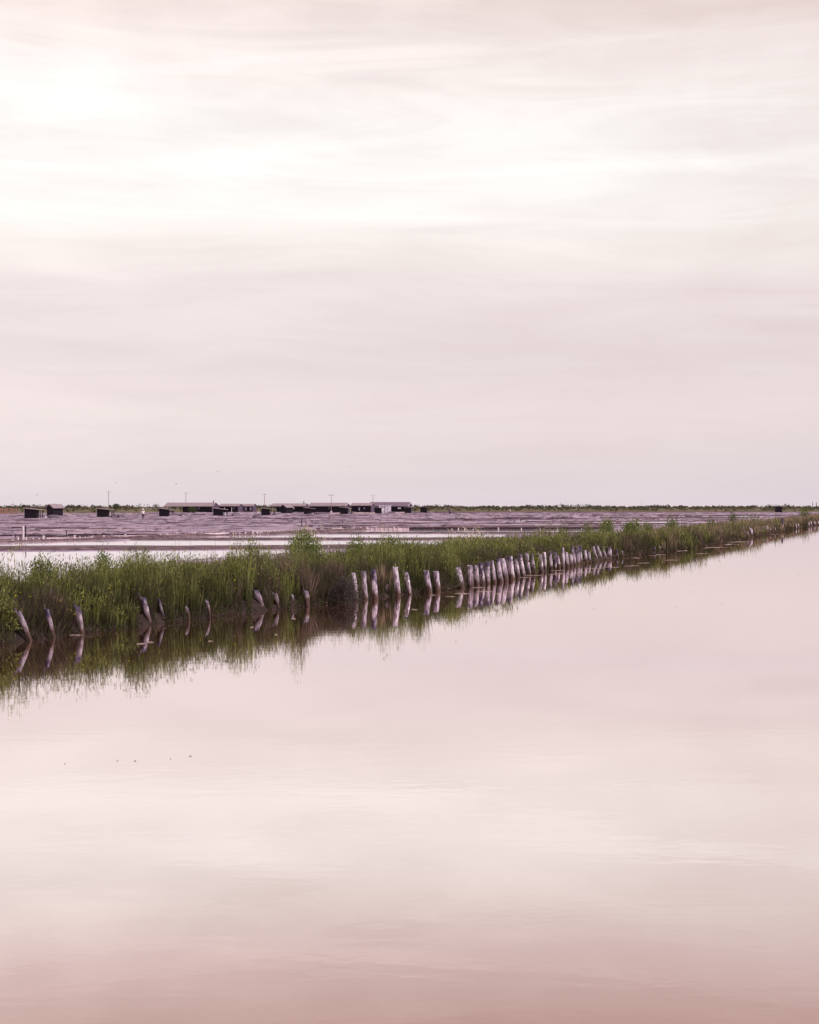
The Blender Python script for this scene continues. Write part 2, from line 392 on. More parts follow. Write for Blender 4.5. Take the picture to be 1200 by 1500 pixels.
spaced = [
 (522, 879, 518, 839, 6.5, 'plain', .3, 'pale post half hidden behind the dark mauve bush'),
 (535.5, 878, 532.5, 837, 7.5, 'plain', .12, 'straight pale post with flat head right of the mauve bush'),
 (550.5, 878, 546.8, 834, 8, 'plain', .5, 'post with blotched dark upper half and bright right side'),
 (568, 873, 566, 854, 5, 'worn', .15, 'very short pinkish stump between two tall pale posts'),
 (583.8, 873.5, 579, 830.6, 8, 'plain', .1, 'tallest pale post of the spaced ones, speckled, slightly leaning'),
 (601, 871, 593.5, 835.5, 8.5, 'split', .3, 'pale post with a cleft head right of the tallest one'),
 (629, 868, 624, 835.5, 8.5, 'plain', .25, 'mottled post with a bright right edge, left of the short white one'),
 (641, 866, 638.6, 836.6, 9, 'plain', .08, 'stout short post with a white flat head'),
 (676, 860.5, 670.4, 831, 9.5, 'plain', .2, 'thick post with a stepped broken head standing alone before the close row')]
row = [
 (690,859.5,688.8,828,8,'plain',.25),(699.3,858,697,828,7,'plain',.25),(707.5,856.5,704.5,824.7,7.5,'plain',.6),(714.5,855,714,823,7.5,'plain',.35),
 (725,853.5,720.8,821.4,5.5,'plain',.2),(734,852.5,729.4,819,7,'plain',.35),(742,851,736,818,7.5,'plain',.12),(749.8,848.5,746,815,9.5,'plain',.3),
 (759,846,756,818.7,6.3,'plain',.3),(767,844.5,762,812,6.3,'plain',.2),(775,842.5,771.3,810,6.3,'plain',.25),(782.5,840,778.7,812,5,'plain',.5),
 (794.5,838,790.4,811.3,6,'plain',.25),(799,836,797.3,809,5.2,'plain',.25),(808,835,805.3,808,5,'plain',.45),(813.5,834,812,806.7,7,'worn',.95),
 (819.5,833,817,813,4.4,'plain',.15),(825.5,832,824.7,802,5,'plain',.4),(831.5,831,829,808.7,6.2,'plain',.2),(837,829.5,835.3,812,6,'plain',.05),
 (842.6,828.5,838,799.7,5,'plain',.4),(847.3,827.5,844.7,800,7,'plain',.5),(851.8,826,849.6,799.3,5,'plain',.65),(859,825,856.7,806,5,'plain',.2),
 (864.5,824,861.6,807.3,4.6,'plain',.3),(874,821,868.4,800.4,5.8,'plain',.12),(881,820,873.8,798,5.8,'plain',.2),(888,819,881.7,800.4,4.8,'plain',.55),
 (892.3,818.5,891.8,801.5,7.8,'plain',.45)]
small = [
 (899,818,898.5,811.8,3.2,'worn',.3,'tiny dark stump directly right of the close-set row'),
 (905.3,817.5,903.4,804.8,3.2,'plain',.6,'thin dark purple post just past the close-set row'),
 (912.3,816,911.3,806,2.2,'worn',.1,'needle-thin pale stump, last of the few after the close-set row'),
 (959.6,809.5,958.6,800,3,'worn',.35,'small grey stump half lost in grass at the bend of the bank'),
 (968,808,965.8,799,3,'worn',.3,'small leaning stump right beside its twin at the bend'),
 (1029.3,800,1029,792,2.4,'worn',.3,'lone tiny stump between the bend and the far stumps')]
farp = [
 (1091,788,1091,777,2,'plain',.1,'thin pale far post, leftmost of the far group'),
 (1095.5,787.5,1094.5,779,4,'worn',.3,'squat greyish stump left of the crooked white one'),
 (1102.5,786.5,1099.6,773,4,'split',.05,'crooked white stump in two lumps below a dark shrub'),
 (1120,782.5,1119.3,771,2.8,'plain',.1,'thin white post, first of four left of the tall dark pole'),
 (1124.8,781.8,1123,770.5,4,'plain',.05,'bright thick post, second of four left of the tall dark pole'),
 (1129.2,781,1128,773,3,'plain',.3,'pale short post, third of four left of the tall dark pole'),
 (1135.8,779.8,1134.8,772,2.8,'plain',.15,'pale post nearest on the left of the tall dark pole'),
 (1148.4,777.5,1145.5,759,2.8,'plain',.75,'tall dark pole with a pale foot rising out of the water at far right'),
 (1162,775,1161.6,769,2,'plain',.4,'thin greenish stump right of the tall dark pole'),
 (1166.2,774.3,1165.7,767,3,'plain',.05,'white stump, left one of a touching pair at far right'),
 (1169.8,773.6,1168.6,767,3,'plain',.05,'white stump, right one of a touching pair at far right'),
 (1185,771.4,1184.7,765,2.2,'plain',.2,'thin greyish stump, left of three near the right edge'),
 (1188.3,770.8,1187.8,763.5,3,'plain',.02,'bright white stump, middle of three near the right edge'),
 (1193.3,770,1193,764,2.6,'plain',.05,'white stump, right of three near the right edge'),
 (1199,769.2,1198.6,763,2.6,'plain',.1,'white stump cut by the right edge of the picture')]
POSTPX = [a[:5] for a in near+spaced+row+small+farp]+[(109, 927, 109, 914, 9)]

# ------------------------------------------------------------------ blades, leaves
def blade_mesh(name, base, hgt, wid, lean, az, col, coltip, mat_, parent=None, bend=.5):
    """base Nx3, tapering bent blades of three segments"""
    n = len(base); az2 = rng.random(n)*2*np.pi
    dx = np.cos(az)*lean; dy = np.sin(az)*lean
    wx = np.cos(az2)*wid/2; wy = np.sin(az2)*wid/2
    V = np.zeros((n, 7, 3)); C = np.zeros((n, 7, 3))
    for j, (f, wf) in enumerate(((0, 1.), (.4, .95), (.75, .7))):
        k2 = f*(1-bend) + bend*f*f
        c = np.stack([base[:, 0]+dx*hgt*k2, base[:, 1]+dy*hgt*k2, base[:, 2]+hgt*f*(1-.12*lean*f)], -1)
        o = np.stack([wx*wf, wy*wf, np.zeros(n)], -1)
        V[:, 2*j] = c-o; V[:, 2*j+1] = c+o
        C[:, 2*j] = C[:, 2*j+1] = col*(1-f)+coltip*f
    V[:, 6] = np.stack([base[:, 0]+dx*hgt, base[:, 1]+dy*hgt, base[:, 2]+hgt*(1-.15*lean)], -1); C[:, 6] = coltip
    o = np.arange(n)[:, None]*7
    L = (o + np.array([0, 1, 3, 2, 2, 3, 5, 4, 4, 5, 6])[None]).ravel()
    T = np.tile([4, 4, 3], n)
    return np_mesh(name, V.reshape(-1, 3), L, T, mat_, C.reshape(-1, 3), parent)
def leaf_arrays(cen, direc, ln, wd):
    """pointed quad leaves"""
    n = len(cen); d = direc/np.linalg.norm(direc, axis=1, keepdims=True)
    r = rng.normal(size=(n, 3)); s = np.cross(d, r); s /= np.linalg.norm(s, axis=1, keepdims=True)+1e-9
    ln = np.broadcast_to(ln, (n,))[:, None]; wd = np.broadcast_to(wd, (n,))[:, None]
    V = np.stack([cen, cen+d*ln*.45+s*wd*.5, cen+d*ln, cen+d*ln*.45-s*wd*.5], 1)
    return V
def leaf_mesh(name, V, C, mat_, parent=None):
    n = len(V); L = np.arange(n*4); return np_mesh(name, V.reshape(-1, 3), L, np.full(n, 4), mat_, np.repeat(C, 4, 0), parent)

GREEN = np.array([.092, .115, .028]); GREEN2 = np.array([.30, .31, .095]); OLIVE = np.array([.05, .055, .022])
MAUVE = np.array([.20, .135, .115]); STRAW = np.array([.44, .32, .23]); DEEP = np.array([.045, .075, .018])

B = [[] for _ in range(7)]; LV_ = []; LC_ = []
def s_of(D): return float(np.interp(D, _sy, _ss))
TOPD = ([18, 25, 29, 36, 42, 60, 75, 120, 200], [1.0, 1.06, 1.22, 1.2, 1.1, 1.08, 1.1, 1.1, 1.2])   # how tall the plants get along the bank
for d0, d1, tden, nb, nl, wsc in ((8, 42, 7.5, 54, 74, 1.0), (42, 66, 6, 38, 44, 1.5), (66, 110, 4, 26, 16, 2.3), (110, 190, 2.4, 16, 0, 3.8), (190, 520, .5, 12, 0, 9)):
    s0, s1 = s_of(d0), s_of(d1); T = int((s1-s0)*6.6*tden)
    s = s0+(s1-s0)*rng.random(T); t = .08+6.4*rng.random(T)**1.12
    x, y = bank_xy(s, t); z = bank_z(s, t)
    gaps = fbm(x*1.1+3, y*1.1+60); pm = fbm(x*.42+90, y*.42+20); hn = fbm(x*.55+40, y*.55); hn2 = vn(x*1.6, y*1.6+8)
    dry = np.clip((y-50)/55, 0, 1.15)*(.4+1.1*fbm(x*.3+5, y*.2))
    u = rng.random(T)
    sp = np.where(u < np.clip((pm-.38)*2.6, .10, .72), 2, np.where(rng.random(T) < .28, 1, 0)); sp = np.where((rng.random(T) < dry*.7) | (rng.random(T) < .03), 3, sp)
    H0 = np.interp(y, *TOPD)*np.where(y < 28, np.interp(t, [0, .5, 1.2, 2.5, 5.5, 6.6], [.84, 1.06, 1.04, .74, .5, .35]), np.interp(t, [0, .5, 1.2, 2.8, 5.3, 6.6], [.80, 1.08, 1.08, .9, .78, .5]))
    H0 = H0*np.clip(.50+.95*(hn-.12)*1.0, .4, 1.12)*(.72+.36*hn2)*(.8+.35*rng.random(T))
    H0 = H0*np.choose(sp, [1, .68, .82, 1.0])
    keep = (gaps > .27) & (z > -.005)
    s, t, x, y, z, sp, H0 = [q_[keep] for q_ in (s, t, x, y, z, sp, H0)]; T = len(x)
    rad = np.choose(sp, [.17, .24, .20, .14])*(.7+.7*rng.random(T))*min(2.2, wsc**.6)
    br_t = .62+.75*rng.random(T)
    # blades
    n = T*nb; I = np.repeat(np.arange(T), nb); rr = np.sqrt(rng.random(n)); aa = 6.283*rng.random(n)
    bx = x[I]+rad[I]*rr*np.cos(aa); by = y[I]+rad[I]*rr*np.sin(aa)
    hh = H0[I]*(1-.38*rr**2)*(.5+.50*rng.random(n)); S_ = sp[I]
    lean = np.choose(S_, [.08, .22, .28, .10])*(.3+rr)+.10*rng.random(n)**2
    az = aa+rng.normal(size=n)*.5
    g = rng.random((n, 1)); S3 = S_[:, None]
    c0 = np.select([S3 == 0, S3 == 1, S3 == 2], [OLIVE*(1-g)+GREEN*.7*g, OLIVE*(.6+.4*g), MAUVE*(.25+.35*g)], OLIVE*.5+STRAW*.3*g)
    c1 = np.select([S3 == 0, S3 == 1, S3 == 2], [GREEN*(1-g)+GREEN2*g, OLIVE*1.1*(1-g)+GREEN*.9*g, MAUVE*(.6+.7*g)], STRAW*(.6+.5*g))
    br = br_t[I][:, None]*(.65+.7*rng.random((n, 1)))
    for q_, v_ in zip(B, (np.stack([bx, by, z[I]-.03], -1), hh, (.006+.006*rng.random(n))*wsc, lean, az, c0*br, c1*br)): q_.append(v_)
    # small leaves along the stems
    if nl:
        ok = np.where((sp != 3))[0]; I = np.repeat(ok, nl); n = len(I); rr = np.sqrt(rng.random(n)); aa = 6.283*rng.random(n); f = .25+.75*rng.random(n)**.7
        S_ = sp[I]; hh = H0[I]*f*(1-.34*rr**2)*.98; w_ = rad[I]*(.8+.5*f)
        c = np.stack([x[I]+w_*rr*np.cos(aa), y[I]+w_*rr*np.sin(aa), z[I]+hh*.90], -1)
        d = np.stack([np.cos(aa)*rr*.5, np.sin(aa)*rr*.5, np.ones(n)*.9], -1)+rng.normal(size=(n, 3))*.35
        ln = np.choose(S_, [.085, .04, .06, .05])*(.6+.8*rng.random(n))*wsc**.8; wd = np.choose(S_, [.016, .019, .010, .01])*wsc
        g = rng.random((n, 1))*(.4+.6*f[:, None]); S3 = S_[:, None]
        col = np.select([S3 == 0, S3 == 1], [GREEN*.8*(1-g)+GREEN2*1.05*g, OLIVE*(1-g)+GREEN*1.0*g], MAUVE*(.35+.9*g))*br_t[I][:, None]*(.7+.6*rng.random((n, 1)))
        d /= np.linalg.norm(d, axis=1, keepdims=True); sd_ = np.cross(d, rng.normal(size=(n, 3))); sd_ /= np.linalg.norm(sd_, axis=1, keepdims=True)
        ln = ln[:, None]; wd = wd[:, None]*.5
        LV_.append(np.stack([c, c+d*ln*.45+sd_*wd, c+d*ln, c+d*ln*.45-sd_*wd], 1)); LC_.append(col)
# twiggy undergrowth thickest at the water's edge
for d0, d1, dens, wsc in ((8, 45, 1300, 1.0), (45, 80, 560, 1.7), (80, 190, 130, 3.2)):
    s0, s1 = s_of(d0), s_of(d1); n = int((s1-s0)*1.5*dens); s = s0+(s1-s0)*rng.random(n); t = -.06+1.5*rng.random(n)**1.5
    x, y = bank_xy(s, t); z = bank_z(s, t); kp = z > -.02; s, t, x, y, z = s[kp], t[kp], x[kp], y[kp], z[kp]; n = len(x)
    cl = fbm(x*1.9+3, y*1.9+30); hh = (.16+.34*np.clip((t-.1)/.4, .15, 1))*(.3+1.2*cl)*(.6+.7*rng.random(n))
    u = rng.random((n, 1)); pm = fbm(x*.7+50, y*.7)[:, None]; gr = u < (.42+.8*(pm-.4))
    c0 = np.where(gr, OLIVE*.7, MAUVE*.25)*(.5+.8*rng.random((n, 1))); c1 = np.where(gr, OLIVE*.8+GREEN*.7, MAUVE*.6)*(.4+1.1*rng.random((n, 1)))
    az = np.arctan2(-np.interp(s, _ss, _ny), -np.interp(s, _ss, _nx))+rng.normal(size=n)*1.1; lean = .15+.45*rng.random(n)*np.clip(1-t, .3, 1)
    for q_, v_ in zip(B, (np.stack([x, y, np.maximum(z, 0)-.02], -1), hh, (.006+.006*rng.random(n))*wsc, lean, az, c0, c1)): q_.append(v_)
B = [np.concatenate(q) for q in B]
# nothing grows right in front of the posts
keepb = np.ones(len(B[0]), bool); bp = B[0]
for (px_, py_, tx_, ty_, w_) in POSTPX:
    Pp = W(px_, py_, 0); D_ = Pp.y; cx = bp[:, 0]*D_/bp[:, 1]; lo = min(px_, tx_)-w_*.45; hi = max(px_, tx_)+w_*.45
    keepb &= ~((cx > (lo-600)/F*D_) & (cx < (hi-600)/F*D_) & (bp[:, 1] < D_+.05) & (bp[:, 1] > D_-1.1))
B = [q[keepb] for q in B]
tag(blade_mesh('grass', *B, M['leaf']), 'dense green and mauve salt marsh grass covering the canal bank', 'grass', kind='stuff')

LV_ = np.concatenate(LV_); LC_ = np.concatenate(LC_)
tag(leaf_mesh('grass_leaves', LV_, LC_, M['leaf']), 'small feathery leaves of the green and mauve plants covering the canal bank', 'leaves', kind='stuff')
# low creeping growth and litter along the water's edge
n = 14000
s = s_of(14)+(s_of(130)-s_of(14))*rng.random(n)**1.4; t = -.02+.75*rng.random(n)
x, y = bank_xy(s, t); z = np.maximum(bank_z(s, t), .0)
kp = fbm(s*1.1, t+4) > .42; x, y, z, s = x[kp], y[kp], z[kp], s[kp]; n = len(x)
c = np.stack([x, y, z+.01+.07*rng.random(n)], -1); d = rng.normal(size=(n, 3)); d[:, 2] = np.abs(d[:, 2])*.5
dsc = np.clip(y/30, 1, 4)
gg = rng.random((n, 1)); col = np.where(gg < .55, MAUVE*(.4+.9*rng.random((n, 1))), OLIVE*1.3*(.6+.7*rng.random((n, 1))))
tag(leaf_mesh('shore_litter', leaf_arrays(c, d, .05*dsc*(.6+.8*rng.random(n)), .02*dsc), col, M['leaf']),
    'brown litter and creeping plants along the muddy waterline', 'litter', kind='stuff')

# ------------------------------------------------------------------ shrubs
def shrub(name, px, py_top, t, width, label, leafsize=.05, nleaf=1500, col=GREEN2, col2=DEEP, group=None, base_z=None, hgt=None, stemmy=False, stretch=1., s=None, flat=1.):
    # find the point of the bank at inland offset t seen at column px
    best = None
    for q in np.arange(0, LEN-2, .5):
        X, Y = bank_xy(q, t)
        if Y < 8: continue
        e = abs(600+F*X/Y-px)
        if best is None or e < best[0]: best = (e, float(X), float(Y), q)
    _, X, Y, q = best; z0 = float(bank_z(q, t)); 
    top = H-(py_top-YH)*Y/F; hgt = hgt or max(.3, top-z0)
    o = empty(name, (X, Y, z0-.02)); tag(o, label, 'shrub' if name.startswith('shrub') or 'bush' in name else 'plant', group)
    wpx = width*Y/F*1.25
    nst = 9 if not stemmy else 5
    st = MB(); ends = []
    for i in range(nst):
        a = 6.28*random.random(); r = wpx/2*random.uniform(.1, .8)
        e = Vector((math.cos(a)*r, math.sin(a)*r*.8, hgt*random.uniform(.55, .93)))
        mid = Vector((e.x*.4, e.y*.4, e.z*.5)); st.tube([(0+.03*math.cos(a), .03*math.sin(a), -.05), mid, e], [.018, .012, .005], 5)
        ends.append((mid, e))
    st.build('stem', M['stem'], o)
    # leaf clusters gathered about shoot tips; gaps stay between the shoots
    nc = max(12, int(nleaf/38)); cs = []
    for i in range(nc):
        a = 6.28*random.random(); rr = math.sqrt(random.random()); zz_ = random.random()**.6
        prof = (1-.55*zz_**2.2) if flat == 1. else math.sqrt(max(0.05, 1-(zz_*.95)**2))
        cs.append((math.cos(a)*rr*prof*wpx/2, math.sin(a)*rr*prof*wpx/2*.8, hgt*(.12+.85*zz_*(1-.25*rr*rr)*random.uniform(.85, 1.05))))
    cs = np.array(cs); per = nleaf//nc
    cr = leafsize*1.9
    c = np.repeat(cs, per, 0)+rng.normal(size=(nc*per, 3))*cr*np.array([.6, .6, 1.1])
    c[:, 2] = np.clip(c[:, 2], .02, None)
    d = (c-np.repeat(cs, per, 0))*3/cr+np.array([0, 0, .9]) + rng.normal(size=c.shape)*.4
    g = np.repeat(rng.random((nc, 1)), per, 0)*.6+.4*rng.random((nc*per, 1))
    colr = (col2*(1-g)+col*g)*(.75+.5*rng.random((nc*per, 1)))
    leaf_mesh('foliage', leaf_arrays(c, d, leafsize*(.7+.6*rng.random(len(c))), leafsize*.5), colr, M['leaf'], o)
    return o
LG = np.array([.29, .37, .085]); DEEP = np.array([.06, .09, .022]); PURP = np.array([.13, .105, .10])
shrub('shrub', 449, 777, 4.0, 60, 'leafy light green shrub rising above the grass with pans behind it, tallest on the bank', .05, 4600, LG, DEEP)
shrub('shrub', 374, 787, 4.5, 26, 'slim light green sapling with three leafy tips in front of the white pan', .055, 700, LG, DEEP)
shrub('shrub', 521, 789, 2.6, 34, 'rounded green bush above the first hidden post of the spaced row', .055, 2200, LG*.8, DEEP)
shrub('shrub', 566, 791, 3.0, 62, 'broad dark green bush behind the tallest of the spaced posts', .06, 4200, LG*.75, DEEP)
shrub('shrub', 153, 806, 3.4, 24, 'small dark leafy bush at the left where the near pan ends', .05, 900, LG*.8, DEEP)
shrub('shrub', 50, 816, 3.0, 30, 'green seedy plant with dark stems against the bright near pan', .05, 1200, LG*.9, np.array([.06, .045, .04]))
shrub('shrub', 8, 893, .5, 46, 'bright green feathery bush overhanging the water at the left edge', .06, 2600, GREEN2, OLIVE)
shrub('low_bush', 507, 846, -.15, 46, 'low dark mauve bush hanging over the water left of the spaced posts', .045, 3600, PURP, np.array([.05, .045, .045]), flat=0)
shrub('low_bush', 655, 845, .25, 26, 'small grey green cushion bush between two short pale posts', .04, 1500, np.array([.16, .16, .10]), OLIVE, flat=0)
shrub('shrub', 822, 774, 4.5, 14, 'narrow green shrub breaking the line of the bright pan strip', .07, 500, LG*.8, DEEP)
shrub('shrub', 862, 767, 4, 14, 'small olive shrub left of two round green bushes', .08, 500, LG*.7, DEEP)
shrub('shrub', 890, 762, 4.2, 24, 'round bright green bush standing highest at the middle right of the bank', .08, 1500, LG, DEEP)
shrub('shrub', 925, 769, 2.6, 32, 'wide dark green bush just right of the round bright one', .09, 2100, LG*.85, DEEP)
shrub('shrub', 949, 770, 2.8, 12, 'little upright green shrub right of the wide dark bush', .09, 500, LG*.8, DEEP)
shrub('shrub', 984, 760, 4.2, 16, 'green shrub on the bank crest before the thin far pans', .1, 800, LG*.8, DEEP)
shrub('shrub', 1042, 763, 3, 10, 'tiny dark green shrub among tan grass tops', .12, 350, LG*.6, DEEP)
shrub('shrub', 1073, 754, 4.5, 9, 'isolated round dark shrub on the far crest beside the flats', .13, 450, LG*.5, DEEP)
shrub('shrub', 1106, 764, 1.5, 14, 'dark green shrub just above the white far post stumps', .15, 600, LG*.6, DEEP)
shrub('shrub', 1179, 751, 2.5, 12, 'dark green shrub amid the tan reeds at the right edge', .2, 500, LG*.6, DEEP)

# ------------------------------------------------------------------ mooring posts along the bank
def ordin(n): return ['first','second','third','fourth','fifth','sixth','seventh','eighth','ninth','tenth','eleventh','twelfth','thirteenth','fourteenth','fifteenth','sixteenth','seventeenth','eighteenth','nineteenth','twentieth','twenty-first','twenty-second','twenty-third','twenty-fourth','twenty-fifth','twenty-sixth','twenty-seventh','twenty-eighth','twenty-ninth','thirtieth'][n]
def post(name, bx, by, tx, ty, wpx, style, dark, label, group):
    """style: plain / worn (thin foot, jagged head) / fork / split"""
    P = W(bx, by, 0); D = P.y; wd = wpx*D/F; hz = (by-ty)*D/F; offx = (tx-bx)*D/F
    rn = random.Random(hash((bx, by)) & 0xffff if False else int(bx*10+by))
    n = 14; rings = []; hs = []
    lv = [-.35, -.02, .03, .12, .25, .4, .55, .7, .82, .92, 1.0]
    yl = rn.uniform(-.05, .12)*hz; a0 = rn.uniform(-1.2, 1.2)
    for f in lv:
        ff = max(f, 0)
        if style in ('worn', 'fork', 'split'): r = wd*.5*(.58+.40*min(1, ff*1.7)) if ff < .7 else wd*.5*(.98-.15*(ff-.7)/.3)
        else: r = wd*.5*(1.06-.10*ff)
        bow = 0
        cx = offx*f*(1.0 if f > 0 else 1)+bow; cy = yl*f; ring = []
        for q in range(n):
            a = 2*math.pi*q/n; p3 = Vector((math.cos(a)*1.3+bx, math.sin(a)*1.3, f*2+by))
            rr = r*(1+.26*mnoise.noise(p3*1.1)+.16*mnoise.noise(Vector((math.cos(a)*4+bx, math.sin(a)*4, f*.8+by))))
            z = f*hz
            if f == 1.0:
                jag = .02 if style == 'plain' else .16
                z += hz*jag*(mnoise.noise(Vector((q*.9+bx, by, 3)))) + wd*.18*math.cos(a-rn.random()*.1)*rn.choice((-1, 1))*.4
                if style != 'plain':
                    rr *= .8; z += -hz*.20*(.5+.5*math.cos(a-a0))-hz*.10*abs(mnoise.noise(Vector((q*2.3+bx, by, 7))))*2
            ring.append((cx+math.cos(a)*rr, cy+math.sin(a)*rr*.9, z))
        rings.append(ring); hs += [ff]*n
    V = [p for r_ in rings for p in r_]; Fc = []
    for i in range(len(lv)-1):
        for q in range(n): Fc.append((i*n+q, i*n+(q+1) % n, (i+1)*n+(q+1) % n, (i+1)*n+q))
    top = len(V); cxy = rings[-1]
    V.append((sum(p[0] for p in cxy)/n, sum(p[1] for p in cxy)/n, sum(p[2] for p in cxy)/n-wd*(.08 if style == 'plain' else .35))); hs.append(1)
    for q in range(n): Fc.append(((len(lv)-1)*n+q, (len(lv)-1)*n+(q+1) % n, top))
    mb = MB(); mb.add(V, Fc); nb = len(mb.v)
    if style in ('fork', 'split'):
        sgn = -1
        p0 = Vector((offx*.8+sgn*wd*.2, 0, hz*.8)); 
        mb.tube([p0, p0+Vector((sgn*wd*.35, 0, hz*.12)), p0+Vector((sgn*wd*(.75 if style == 'fork' else .5), 0, hz*.30))], [wd*.16, wd*.11, wd*.05], 5)
    hs += [1.]*(len(mb.v)-nb)
    o = mb.build(name, M['post'], smooth=False)
    for p_ in o.data.polygons: p_.use_smooth = len(p_.vertices) == 4
    at = o.data.attributes.new('h', 'FLOAT', 'POINT'); at.data.foreach_set('value', hs)
    o.location = (P.x, P.y, 0); o.color = (dark, 1. if group == G1 else 0., 0, 1)
    return tag(o, label, 'post', group)
for a in near: post('wooden_stump', *a, G1)
for a in spaced: post('wooden_post', *a, G2)
xsz = {0:'flat-headed', 7:'thickest, pale and broad', 11:'brownish narrow', 15:'blackened rough', 19:'short whitish broken', 26:'pale strongly leaning', 28:'broad upright'}
for i, a in enumerate(row):
    ln = 'leaning' if a[0]-a[2] > 3.5 else 'upright'
    look = xsz.get(i) or (('dark-topped ' if a[6] > .4 else 'pale ' if a[6] < .22 else 'grey mottled ') + ln + (' slim' if a[4] < 5.6 else ''))
    o = post('wooden_post', *a, f'{look} post, {ordin(i)} from the left in the close-set row', G3)
for a in small: post('wooden_stump', *a, G4)
for a in farp: post('wooden_post', *a, G5)
# small broken board beside the split stump
mb = MB(); P = W(110, 927); sc = P.y/F
mb.hexa([(-2.4*sc, -.03, -.02), (3.6*sc, -.03, 0), (3.6*sc, .03, 0), (-2.4*sc, .03, -.02), (-4*sc, -.03, 11*sc), (0.2*sc, -.03, 12.5*sc), (.2*sc, .03, 12.5*sc), (-4*sc, .03, 11*sc)])
o = mb.build('broken_board', M['trim']); o.location = P; tag(o, 'small whitish broken board sticking out of the mud by a split stump', 'board')
bv = o.modifiers.new('b', 'BEVEL'); bv.width = .008

# foam and floating flecks
def foam(x0, x1, y, thick, label, grp, dy=0):
    c = W((x0+x1)/2, y, 0); D = c.y; L = (x1-x0)*D/F; wy = .55*thick*D*D/(F*H)
    n = max(8, int((x1-x0)/2)); V = []; rn = random.Random(int(x0*7+y)); ph = rn.random()*9
    for i in range(n+1):
        f = i/n; e = math.sin(math.pi*f)**.5*(.45+.8*abs(mnoise.noise(Vector((f*n*.45+ph, y, 0)))))
        xx = (f-.5)*L; yc = dy*(f-.5)*D*D/(F*H)+mnoise.noise(Vector((f*3+ph, 2, y)))*wy*.9
        V += [(xx, yc-wy*.5*e, .004), (xx, yc+wy*.5*e, .004), (xx, yc, .012*e+.004)]
    Fc = []
    for i in range(n): Fc += [(3*i, 3*i+3, 3*i+5, 3*i+2), (3*i+2, 3*i+5, 3*i+4, 3*i+1)]
    o = sheet('foam_streak', V, Fc, M['foam']); o.location = (c.x, c.y, .001)
    return tag(o, label, 'foam', grp)
gf = 'thin pale foam streaks floating along the bank'
FO = [(101,122,930.5,.8,0,'foam'),(199,214,943.5,1.6,0,''),(214,226,941,1,0,''),(305,312.5,939.5,1.2,0,''),(366,372,919,1.4,0,''),(402,407,930,1,0,''),(429,434,906.5,1.2,0,''),
      (602,612,893,1.8,0,''),(629,640,872,1,0,''),(648,662,862.5,.9,0,''),(652,668,874,1,0,''),(664,690,869.5,1,.3,''),(690,712,860.8,.9,0,''),(697,726,866.5,.9,0,''),
      (715,727,852.3,.8,0,''),(722,736,870,1.1,.5,''),(738,760,867,1,.3,''),(755,800,843,1.5,.4,''),(800,850,841,1.2,.8,''),(757,780,846,.9,0,''),(805,830,836,1.2,.5,''),(842,870,838.5,.9,.4,''),
      (855,885,833,.9,0,''),(880,912,831,1.4,.3,''),(912,940,829,1.3,1.2,''),(930,955,825,1.2,.4,''),(925,938,817.5,1.3,0,''),(950,965,814,.9,0,''),(960,976,812.5,1.1,0,''),(985,1014,807,1.1,2,''),
      (970,994,820.5,1.2,0,''),(1016,1040,811,1.6,.8,''),(1024,1072,802.5,1.5,.8,''),(1054,1082,797.5,1.5,.3,''),(1060,1100,794.5,.8,.5,''),(1068,1100,793.2,1.2,.3,''),(1115,1142,782.6,.6,.2,''),
      (1170,1200,779,1.2,1.0,''),(1182,1196,771.6,.7,0,'')]
for i, (x0, x1, y, th, dy, _) in enumerate(FO):
    where = ('under the split stump' if i == 0 else 'on dark water below the near left stumps' if x1 < 240 else 'on dark reflections left of the mauve bush' if x1 < 440 else
             'below the spaced pale posts' if x1 < 680 else 'in front of the close-set post row' if x1 < 890 else 'by the muddy bend past the post row' if x1 < 1060 else 'along the bank toward the right edge')
    foam(x0, x1, y, th, f'thin pale foam streak {where}', gf+' '+where, dy)
mb = None
for x, y, s_ in ((279, 1108, 4), (198, 1115, 3), (172, 1114.5, 2), (250, 1112, 1.6), (1058, 885, 2.2), (1012, 867, 2), (870, 892, 2), (990, 889, 1.6), (1170, 842, 2), (1096, 838, 1.8), (1118, 815, 1.6), (668, 940, 2.2), (95, 1119, 1.8)):
    c = W(x, y); D = c.y; m_ = MB(); sz = s_*D/F*.5
    rn = random.Random(int(x))
    for q in range(3):
        a = rn.uniform(-.5, .5); m_.tube([(-sz*rn.uniform(.3, 1), sz*rn.uniform(-1, 1), .003), (0, sz*a, .005), (sz*rn.uniform(.3, 1), sz*rn.uniform(-1, 1), .004)], [.002, .003, .001], 5)
    o = m_.build('floating_twig', M['dead']); o.location = (c.x, c.y, 0)
    tag(o, 'tiny brown twig floating on the open pink water' if y > 1000 else 'tiny brown twig floating beside the bank reflections', 'twig', 'floating twigs near the camera' if y > 1000 else 'floating twigs by the bank')

